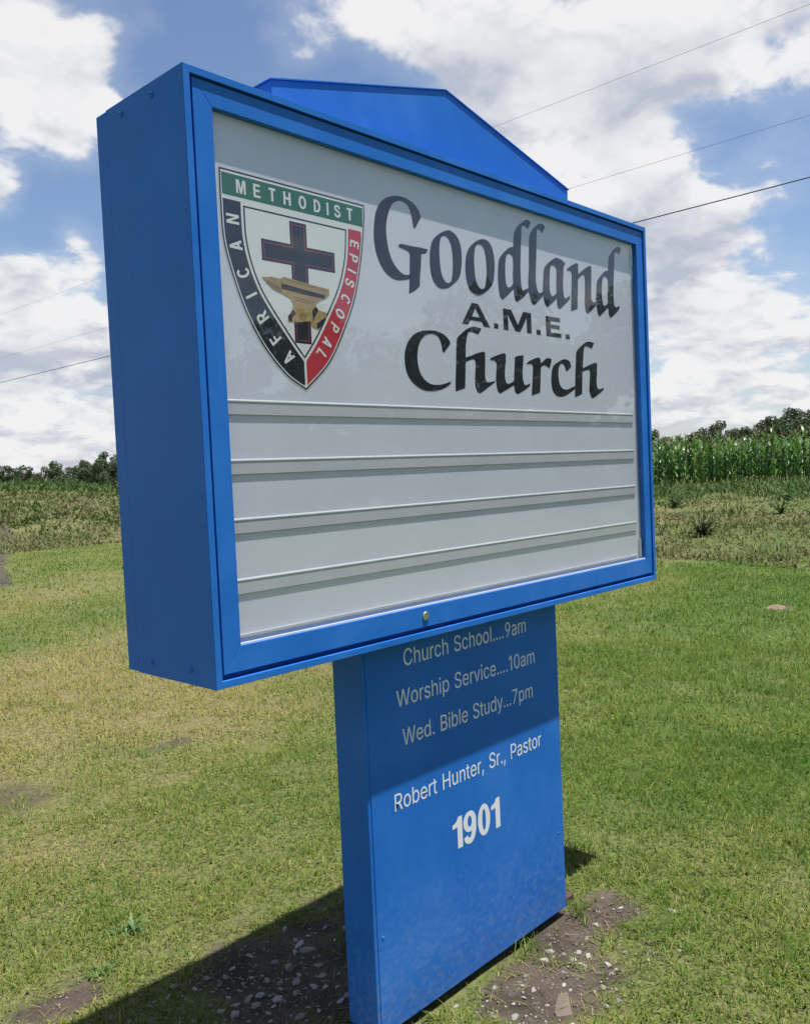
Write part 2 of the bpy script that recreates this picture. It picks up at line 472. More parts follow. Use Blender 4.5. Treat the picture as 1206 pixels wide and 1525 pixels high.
# ------------------------------------------------------------------ the sign
W, D, ZB, ZT = 2.063, 0.383, 1.132, 2.504
ROOT = Vector((.993, .145, 0))
sign = empty('church_sign', ROOT)
tag(sign, 'large blue metal church sign with a glazed white message cabinet on a blue post', 'sign')
OFF = tuple(-ROOT)
def part(name, bm, mat, parent=None, smooth=False):
    me = bm if isinstance(bm, bpy.types.Mesh) else bm_mesh(name, bm, smooth)
    o = link(name, me, mat, parent or sign, OFF if parent is None else (0, 0, 0))
    return o
def B(*a, **k):
    bm = bmesh.new(); add_box(bm, *a, **k); return bm

SEAM = .332
def ring(bm, x0, x1, y, z0, z1): return [bm.verts.new(c) for c in ((x0, y, z0), (x1, y, z0), (x1, y, z1), (x0, y, z1))]
bm = bmesh.new()                                     # folded sheet-metal case with a recess for the door
rs = [ring(bm, 0, W, SEAM, ZB, ZT), ring(bm, 0, W, 0, ZB, ZT), ring(bm, .0165, W - .0165, 0, ZB + .0165, ZT - .0165), ring(bm, .0165, W - .0165, .0285, ZB + .0165, ZT - .0165)]
for r0, r1 in zip(rs, rs[1:]):
    for i in range(4): bm.faces.new((r0[i], r0[(i + 1) % 4], r1[(i + 1) % 4], r1[i]))
bm.faces.new(rs[0]); bm.faces.new(rs[3])
L_ = .0165
def mitre(bm, t, y0, y1, x0, x1, z0, z1, only=None, bevel=.0015):
    q = [[(x0, z1), (x1, z1), (x1 - t, z1 - t), (x0 + t, z1 - t)], [(x0, z0), (x0 + t, z0 + t), (x1 - t, z0 + t), (x1, z0)],
         [(x0, z0), (x0, z1), (x0 + t, z1 - t), (x0 + t, z0 + t)], [(x1, z0), (x1 - t, z0 + t), (x1 - t, z1 - t), (x1, z1)]]
    for i in (range(4) if only is None else only): add_prism(bm, q[i], y0, y1, bevel)
case = part('cabinet', bm, M['blue'])
for i in range(4):
    b2 = bmesh.new(); mitre(b2, L_ - .0002, -.0014, .0003, .0004, W - .0004, ZB + .0004, ZT - .0004, [i], .0006)
    part('cabinet_lip', b2, M['blue'], case)
part('back_shell', B(.0012, W - .0012, SEAM + .0025, D, ZB + .0012, ZT - .0012, bevel=.0015), M['blue'], case)
part('seam_filler', B(.004, W - .004, SEAM - .002, SEAM + .004, ZB + .004, ZT - .004), M['dark'], case)
for (y, z) in ((.262, 2.474), (.126, 2.476), (.268, 1.166), (.100, 1.168)):
    b2 = bmesh.new(); add_cyl(b2, (0.0005, y, z), (-1, 0, 0), .0085, .0045, 14, dome=1)
    add_box(b2, -.0052, -.004, y - .005, y + .005, z - .0009, z + .0009)
    part('screw', b2, M['blue'], case, smooth=False)
for (y, z) in ((.308, 1.163), (.071, 1.160)):
    b2 = bmesh.new(); add_cyl(b2, (0.0005, y, z), (-1, 0, 0), .0035, .002, 10, dome=1); part('rivet', b2, M['blue'], case)

# door: four mitred rails round the clear window
DX0, DX1, DZ0, DZ1 = .0255, W - .0205, 1.1610, ZT - .0210
OX0, OX1, OZ0, OZ1 = .0755, 1.997, 1.2205, 2.430
DY = .004
rails = [[(DX0, DZ1), (DX1, DZ1), (OX1, OZ1), (OX0, OZ1)], [(DX0, DZ0), (OX0, OZ0), (OX1, OZ0), (DX1, DZ0)],
         [(DX0, DZ0), (DX0, DZ1), (OX0, OZ1), (OX0, OZ0)], [(DX1, DZ0), (OX1, OZ0), (OX1, OZ1), (DX1, DZ1)]]
rail_objs = []
for q in rails:
    cx = sum(p[0] for p in q) / 4; cz = sum(p[1] for p in q) / 4
    q = [(x + (.0004 if x < cx else -.0004) * 0, z) for x, z in q]
    b2 = bmesh.new(); add_prism(b2, q, DY, .0235, .0016)
    rail_objs.append(part('door_rail', b2, M['blue']))
# aluminium retaining bead at the foot of the window
b2 = bmesh.new(); add_box(b2, OX0 + .001, OX1 - .001, .007, .012, OZ0 - .0005, OZ0 + .0045, .0008)
part('glazing_bead', b2, M['track'], rail_objs[1])
b2 = bmesh.new(); add_cyl(b2, (.706, DY + .001, 1.193), (0, -1, 0), .0125, .007, 20, dome=1)
lock = part('door_lock', b2, M['chrome'], rail_objs[1], smooth=False)

bm = bmesh.new(); add_box(bm, OX0 - .006, OX1 + .006, .0135, .0150, OZ0 - .006, OZ1 + .006)
pane = part('window_pane', bm, M['glass'])
PY = .026
panel = part('face_panel', B(.030, W - .030, PY, PY + .002, ZB + .034, ZT - .030), M['panel'])
for z in (1.783, 1.645, 1.508, 1.368):
    b2 = bmesh.new()
    prof = [(PY - .0004, z + .0025), (PY - .0036, z - .0010), (PY - .0038, z - .0030), (PY - .0026, z - .0060), (PY - .0038, z - .0330), (PY - .0004, z - .0355)]
    a = [b2.verts.new((OX0 - .004, y, zz)) for y, zz in prof]; c = [b2.verts.new((OX1 - .035, y, zz)) for y, zz in prof]
    b2.faces.new(a); b2.faces.new(c[::-1])
    for i in range(len(prof)): b2.faces.new((a[i], c[i], c[(i + 1) % len(prof)], a[(i + 1) % len(prof)]))
    part('letter_track', b2, M['track'], panel)
part('letter_track', B(OX0 - .004, OX1 - .035, PY - .005, PY - .0004, OZ0 + .012, OZ0 + .020, bevel=.001), M['track'], panel)
for (z0, z1) in ((2.352, 2.420), (1.228, 1.300)):
    part('panel_clip', B(OX1 - .018, OX1 - .006, PY - .007, PY - .0004, z0, z1, bevel=.001), M['track'], panel)

# ---- flat vinyl shapes
def smooth_outline(pts, k=3, corner=math.radians(42)):
    n = len(pts); P = [np.array(p, float) for p in pts]; out = []
    isc = []
    for i in range(n):
        a = P[i] - P[i - 1]; b = P[(i + 1) % n] - P[i]
        ang = abs(math.atan2(a[0] * b[1] - a[1] * b[0], a @ b)); isc.append(ang > corner)
    for i in range(n):
        p0, p1, p2, p3 = P[i - 1], P[i], P[(i + 1) % n], P[(i + 2) % n]
        m1 = (p2 - p0) / 2 if not isc[i] else (p2 - p1)
        m2 = (p3 - p1) / 2 if not isc[(i + 1) % n] else (p2 - p1)
        L = np.linalg.norm(p2 - p1)
        for m in (m1, m2):
            pass
        n1 = np.linalg.norm(m1); n2 = np.linalg.norm(m2)
        if n1 > L: m1 = m1 * L / n1
        if n2 > L: m2 = m2 * L / n2
        for j in range(k):
            u = j / k
            out.append(tuple((2*u**3-3*u*u+1)*p1 + (u**3-2*u*u+u)*m1 + (-2*u**3+3*u*u)*p2 + (u**3-u*u)*m2))
    return out

def area2(c): return sum(a[0] * b[1] - b[0] * a[1] for a, b in zip(c, c[1:] + c[:1]))

def offset_outline(c, g):
    """moves an outline to its left by g"""
    n = len(c); P = [np.array(p, float) for p in c]; out = []
    for i in range(n):
        a = P[i] - P[i - 1]; b = P[(i + 1) % n] - P[i]
        a = a / (np.linalg.norm(a) + 1e-12); b = b / (np.linalg.norm(b) + 1e-12)
        na = np.array((-a[1], a[0])); nb = np.array((-b[1], b[0])); m_ = na + nb; l = m_ @ m_
        m_ = m_ * min(2 / l, 2.2 / math.sqrt(l)) if l > 1e-6 else na
        out.append(tuple(P[i] + m_ * g))
    return out

def embolden(conts, g):
    s = -1 if area2(max(conts, key=lambda c: abs(area2(c)))) > 0 else 1     # outer outline clockwise: left is outward
    return [offset_outline(c, g * s) for c in conts]

def inside(p, c):
    x, z = p; r = False
    for (x0, z0), (x1, z1) in zip(c, c[1:] + c[:1]):
        if (z0 > z) != (z1 > z) and x < (x1 - x0) * (z - z0) / (z1 - z0) + x0: r = not r
    return r

def fill(name, conts, thick):
    cu = bpy.data.curves.new(name, 'CURVE'); cu.dimensions = '2D'; cu.fill_mode = 'BOTH'; cu.extrude = thick
    for c in conts:
        s = cu.splines.new('POLY'); s.points.add(len(c) - 1)
        for p, q in zip(s.points, c): p.co = (q[0], q[1], 0, 1)
        s.use_cyclic_u = True
    o = bpy.data.objects.new(name, cu); COL.objects.link(o)
    dg = bpy.context.evaluated_depsgraph_get(); dg.update()
    me = bpy.data.meshes.new_from_object(o.evaluated_get(dg))
    bpy.data.objects.remove(o); bpy.data.curves.remove(cu)
    return me

def flat_mesh(name, conts, y, grow=0.0, thick=.00002):
    """fills outlines (x,z) with holes, facing the front of the sign, and gives the film its thickness;
    outlines that cross each other are filled one by one on slightly different levels"""
    conts = [list(map(tuple, c)) for c in conts]
    sg = area2(max(conts, key=lambda c: abs(area2(c)))) > 0
    outers = [[c] for c in conts if (area2(c) > 0) == sg]
    for h in conts:
        if (area2(h) > 0) != sg:
            best = [o for o in outers if inside(h[0], o[0])]
            (best[0] if best else outers[0]).append(h)
    # disjoint outlines share a level
    levels = []
    bb = lambda c: (min(p[0] for p in c), max(p[0] for p in c), min(p[1] for p in c), max(p[1] for p in c))
    for o in outers:
        q = bb(o[0])
        for L in levels:
            if all(q[1] < r[0] or q[0] > r[1] or q[3] < r[2] or q[2] > r[3] for r in (bb(k[0]) for k in L)): L.append(o); break
        else: levels.append([o])
    bm = bmesh.new()
    for k, L in enumerate(levels):
        me = fill(name, [c for o in L for c in o], thick)
        n0 = len(bm.verts); bm.from_mesh(me); bm.verts.ensure_lookup_table()
        for v in bm.verts[n0:]: v.co = Vector((v.co.x, y - v.co.z - k * .00004, v.co.y))
        bpy.data.meshes.remove(me)
    me = bpy.data.meshes.new(name); bm.to_mesh(me); bm.free()
    return me

LETTERS = [[[[6854,23608],[7157,23627],[7400,23591],[7612,23507],[7760,23379],[7840,23247],[7815,23158],[7705,23023],[7601,22870],[7552,22840],[7508,22874],[7489,22975],[7461,23116],[7410,23272],[7326,23412],[7208,23472],[7057,23499],[6905,23475],[6752,23405],[6641,23303],[6542,23133],[6456,22936],[6407,22726],[6397,22482],[6425,22245],[6483,22011],[6587,21803],[6754,21623],[6957,21507],[7138,21486],[7263,21506],[7284,21738],[7307,22094],[7243,22147],[7092,22181],[6853,22220],[6881,22276],[6950,22317],[7378,22323],[7755,22340],[8091,22334],[8044,22268],[7953,22195],[7798,22167],[7768,21911],[7712,21587],[7671,21245],[7485,21107],[7324,21025],[7204,20980],[7234,21212],[7249,21384],[7006,21328],[6762,21293],[6526,21328],[6299,21439],[6123,21616],[6007,21819],[5936,22048],[5906,22321],[5933,22644],[6001,22954],[6094,23150],[6250,23339],[6462,23480],[6643,23556]]],[[[8992,23033],[9175,23035],[9325,22982],[9472,22869],[9570,22697],[9609,22466],[9601,22208],[9554,21964],[9477,21756],[9327,21598],[9133,21466],[8942,21355],[8727,21299],[8547,21287],[8375,21362],[8239,21517],[8166,21736],[8148,21999],[8173,22288],[8247,22527],[8343,22666],[8529,22811],[8745,22934]],[[8799,22840],[8689,22770],[8619,22605],[8590,22389],[8589,22139],[8610,21873],[8663,21687],[8745,21563],[8860,21490],[8967,21498],[9063,21565],[9124,21709],[9165,21950],[9183,22226],[9167,22458],[9119,22646],[9021,22786],[8919,22843]]],[[[10641,23044],[10842,23050],[11006,22984],[11132,22839],[11203,22623],[11222,22337],[11181,22021],[11114,21785],[10948,21599],[10667,21422],[10427,21309],[10262,21289],[10070,21342],[9915,21433],[9802,21659],[9758,21952],[9785,22274],[9858,22503],[9998,22694],[10236,22872],[10439,22979]],[[10430,22852],[10311,22783],[10247,22642],[10204,22395],[10201,22093],[10231,21815],[10301,21642],[10409,21534],[10539,21499],[10660,21564],[10738,21738],[10790,21969],[10801,22278],[10774,22539],[10720,22735],[10627,22833],[10529,22858]]],[[[13088,24060],[13209,24050],[13284,24015],[13209,23896],[13121,23771],[13052,23779],[12933,23818],[12813,23822],[12760,23789],[12740,23647],[12705,23364],[12666,23041],[12631,22720],[12604,22360],[12605,22063],[12625,21847],[12666,21743],[12709,21722],[13004,21838],[13003,21723],[12712,21510],[12342,21308],[12245,21378],[12206,21540],[12176,21704],[11905,21505],[11564,21286],[11466,21367],[11390,21580],[11369,21846],[11383,22155],[11431,22449],[11495,22593],[11626,22718],[11865,22899],[12104,23029],[12245,23051],[12272,23255],[12305,23456],[12393,23618],[12556,23783],[12768,23919],[12947,24019]],[[11940,22790],[11870,22716],[11810,22562],[11777,22344],[11767,22052],[11789,21841],[11861,21743],[11919,21721],[12072,21789],[12169,21889],[12175,22184],[12206,22462],[12206,22658],[12153,22767],[12039,22793]]],[[[13831,24075],[14012,24065],[14118,24012],[14030,23895],[13938,23771],[13877,23788],[13780,23842],[13657,23872],[13623,23796],[13586,23506],[13550,23177],[13521,22849],[13475,22478],[13454,22152],[13483,21953],[13555,21799],[13634,21743],[13715,21767],[13846,21834],[13848,21691],[13607,21500],[13292,21311],[13150,21409],[13065,21600],[13011,21734],[13012,21855],[13014,22095],[13073,22464],[13097,22827],[13128,23192],[13154,23476],[13217,23637],[13350,23790],[13572,23949],[13703,24032]]],[[[14745,23072],[14959,23064],[15114,23024],[15287,22958],[15209,22890],[15158,22796],[15124,22494],[15091,22193],[15092,21946],[15136,21777],[15211,21746],[15352,21807],[15501,21889],[15487,21755],[15175,21546],[14822,21335],[14681,21431],[14668,21699],[14367,21495],[14096,21339],[13963,21414],[13866,21632],[13846,21846],[13877,22187],[13920,22456],[13974,22620],[14193,22807],[14465,22967],[14624,23044]],[[14475,22794],[14385,22749],[14320,22631],[14278,22383],[14254,22089],[14270,21873],[14341,21760],[14418,21734],[14563,21798],[14666,21883],[14666,22140],[14694,22438],[14711,22685],[14627,22759]]],[[[16043,23090],[16111,23042],[16097,22698],[16336,22844],[16586,22981],[16888,23107],[16995,23089],[16972,22737],[16934,22319],[16920,21955],[17002,21847],[17124,21822],[17233,21873],[17212,21714],[16983,21560],[16625,21356],[16494,21445],[16462,21698],[16490,22111],[16517,22524],[16480,22698],[16351,22701],[16056,22503],[16030,22107],[15995,21799],[15968,21467],[15767,21408],[15538,21337],[15566,21626],[15601,22006],[15643,22362],[15662,22640],[15598,22727],[15483,22741],[15352,22703],[15386,22797],[15634,22924],[15874,23033]]],[[[18962,24118],[19123,24103],[19191,24059],[19112,23939],[19023,23817],[18917,23842],[18784,23868],[18687,23842],[18658,23575],[18608,23220],[18556,22838],[18511,22403],[18506,22081],[18545,21871],[18647,21806],[18756,21831],[18923,21906],[18887,21772],[18577,21551],[18237,21373],[18123,21479],[18072,21735],[17791,21552],[17430,21347],[17349,21428],[17265,21681],[17237,21939],[17278,22256],[17340,22577],[17433,22693],[17674,22882],[17889,23029],[18075,23099],[18163,23106],[18197,23376],[18238,23594],[18407,23779],[18686,23995]],[[17851,22852],[17758,22761],[17691,22516],[17663,22250],[17681,21989],[17746,21811],[17806,21775],[17953,21820],[18074,21913],[18086,22246],[18117,22569],[18120,22768],[18006,22846]]],[[[7990,20025],[8297,20038],[8536,19991],[8740,19906],[8875,19803],[8905,19714],[8791,19603],[8622,19443],[8543,19461],[8526,19584],[8477,19738],[8389,19866],[8238,19932],[8052,19937],[7863,19890],[7690,19787],[7565,19645],[7481,19464],[7440,19241],[7452,19023],[7511,18828],[7648,18648],[7858,18524],[8091,18474],[8368,18490],[8615,18535],[8867,18603],[8856,18545],[8643,18433],[8358,18343],[8080,18299],[7775,18292],[7512,18344],[7258,18465],[7059,18631],[6945,18842],[6903,19120],[6939,19382],[7042,19584],[7215,19771],[7418,19896],[7686,19985]]],[[[10031,20322],[10207,20314],[10419,20291],[10349,20201],[10257,20099],[10088,20124],[9880,20146],[9767,20119],[9702,19983],[9656,19806],[9621,19587],[9602,19352],[9903,19443],[10191,19529],[10499,19596],[10565,19554],[10546,19253],[10518,18940],[10528,18763],[10583,18658],[10785,18674],[11018,18722],[10969,18659],[10626,18488],[10289,18320],[10164,18309],[10073,18389],[10003,18562],[10027,18871],[10066,19136],[10051,19289],[9983,19324],[9824,19297],[9587,19217],[9562,18891],[9518,18434],[9316,18383],[9059,18319],[9084,18652],[9120,18996],[9150,19340],[9179,19684],[9230,19891],[9355,19998],[9604,20159],[9818,20264]]],[[[11521,19615],[11626,19581],[11612,19363],[11558,19131],[11531,18901],[11569,18720],[11668,18651],[11845,18691],[12006,18762],[12039,19019],[12081,19299],[12104,19532],[12297,19584],[12596,19620],[12555,19374],[12504,19090],[12505,18855],[12559,18693],[12637,18654],[12782,18684],[12920,18728],[12872,18636],[12503,18456],[12176,18340],[12061,18405],[11989,18623],[11677,18495],[11247,18331],[11139,18406],[11076,18585],[11062,18833],[11100,19060],[11119,19242],[11080,19330],[10978,19357],[10786,19352],[10853,19428],[11175,19528]]],[[[13488,19608],[13547,19540],[13559,19409],[13692,19489],[13914,19607],[14088,19618],[14217,19594],[14165,19457],[14065,19276],[13960,19323],[13812,19363],[13661,19342],[13551,19276],[13523,18986],[13491,18696],[13462,18454],[13282,18400],[12965,18327],[13003,18580],[13061,18963],[13098,19274],[13061,19343],[12951,19365],[12749,19335],[12811,19411],[13064,19510],[13297,19577]]],[[[15070,19648],[15251,19622],[15376,19554],[15422,19406],[15276,19310],[15096,19218],[15056,19311],[14973,19431],[14855,19486],[14730,19441],[14643,19337],[14603,19138],[14607,18940],[14651,18794],[14756,18674],[14910,18606],[15138,18609],[15373,18674],[15611,18747],[15614,18645],[15316,18508],[14986,18384],[14711,18338],[14488,18355],[14316,18436],[14194,18578],[14149,18821],[14174,19067],[14241,19290],[14382,19421],[14657,19548],[14886,19624]]],[[[16655,20376],[16827,20374],[17004,20351],[16918,20246],[16821,20130],[16690,20164],[16520,20191],[16349,20173],[16276,20019],[16217,19708],[16177,19403],[16424,19476],[16775,19587],[17108,19654],[17154,19596],[17123,19267],[17081,18951],[17110,18768],[17215,18689],[17369,18713],[17599,18775],[17519,18666],[17152,18494],[16792,18352],[16685,18388],[16571,18591],[16601,18904],[16653,19243],[16621,19350],[16539,19366],[16366,19336],[16150,19273],[16114,18959],[16069,18496],[15873,18426],[15595,18358],[15629,18735],[15678,19193],[15734,19601],[15774,19921],[15886,20043],[16133,20188],[16432,20333]]]]
for i, conts in enumerate(LETTERS):
    cc = [smooth_outline([(x / 10000, z / 10000) for x, z in c]) for c in conts]
    part('letter', flat_mesh('letter', cc, PY - .0004 - .00012 * (i % 3)), M['black'], panel)
# A.M.E.
ax, az, ah = .949, 2.036, .067
def rect(x0, x1, z0, z1): return [(x0, z0), (x1, z0), (x1, z1), (x0, z1)]
ame = [[[(.949, az), (1.000, az + ah), (1.030, az + ah), (1.088, az), (1.056, az), (1.046, az + .014), (.990, az + .014), (.978, az)], [(.998, az + .026), (1.037, az + .026), (1.016, az + .052)]],
       [rect(1.107, 1.129, az, az + .016)],
       [[(1.157, az), (1.157, az + ah), (1.200, az + ah), (1.234, az + .022), (1.266, az + ah), (1.310, az + ah), (1.310, az), (1.284, az), (1.284, az + .049), (1.247, az), (1.220, az), (1.182, az + .049), (1.182, az)]],
       [rect(1.338, 1.362, az, az + .016)],
       [[(1.395, az), (1.395, az + ah), (1.482, az + ah), (1.482, az + ah - .014), (1.423, az + ah - .014), (1.423, az + .041), (1.478, az + .041), (1.478, az + .028), (1.423, az + .028), (1.423, az + .014), (1.487, az + .014), (1.487, az)]],
       [rect(1.513, 1.539, az, az + .016)]]
for c in ame: part('letter', flat_mesh('letter', c, PY - .0004), M['black'], panel)

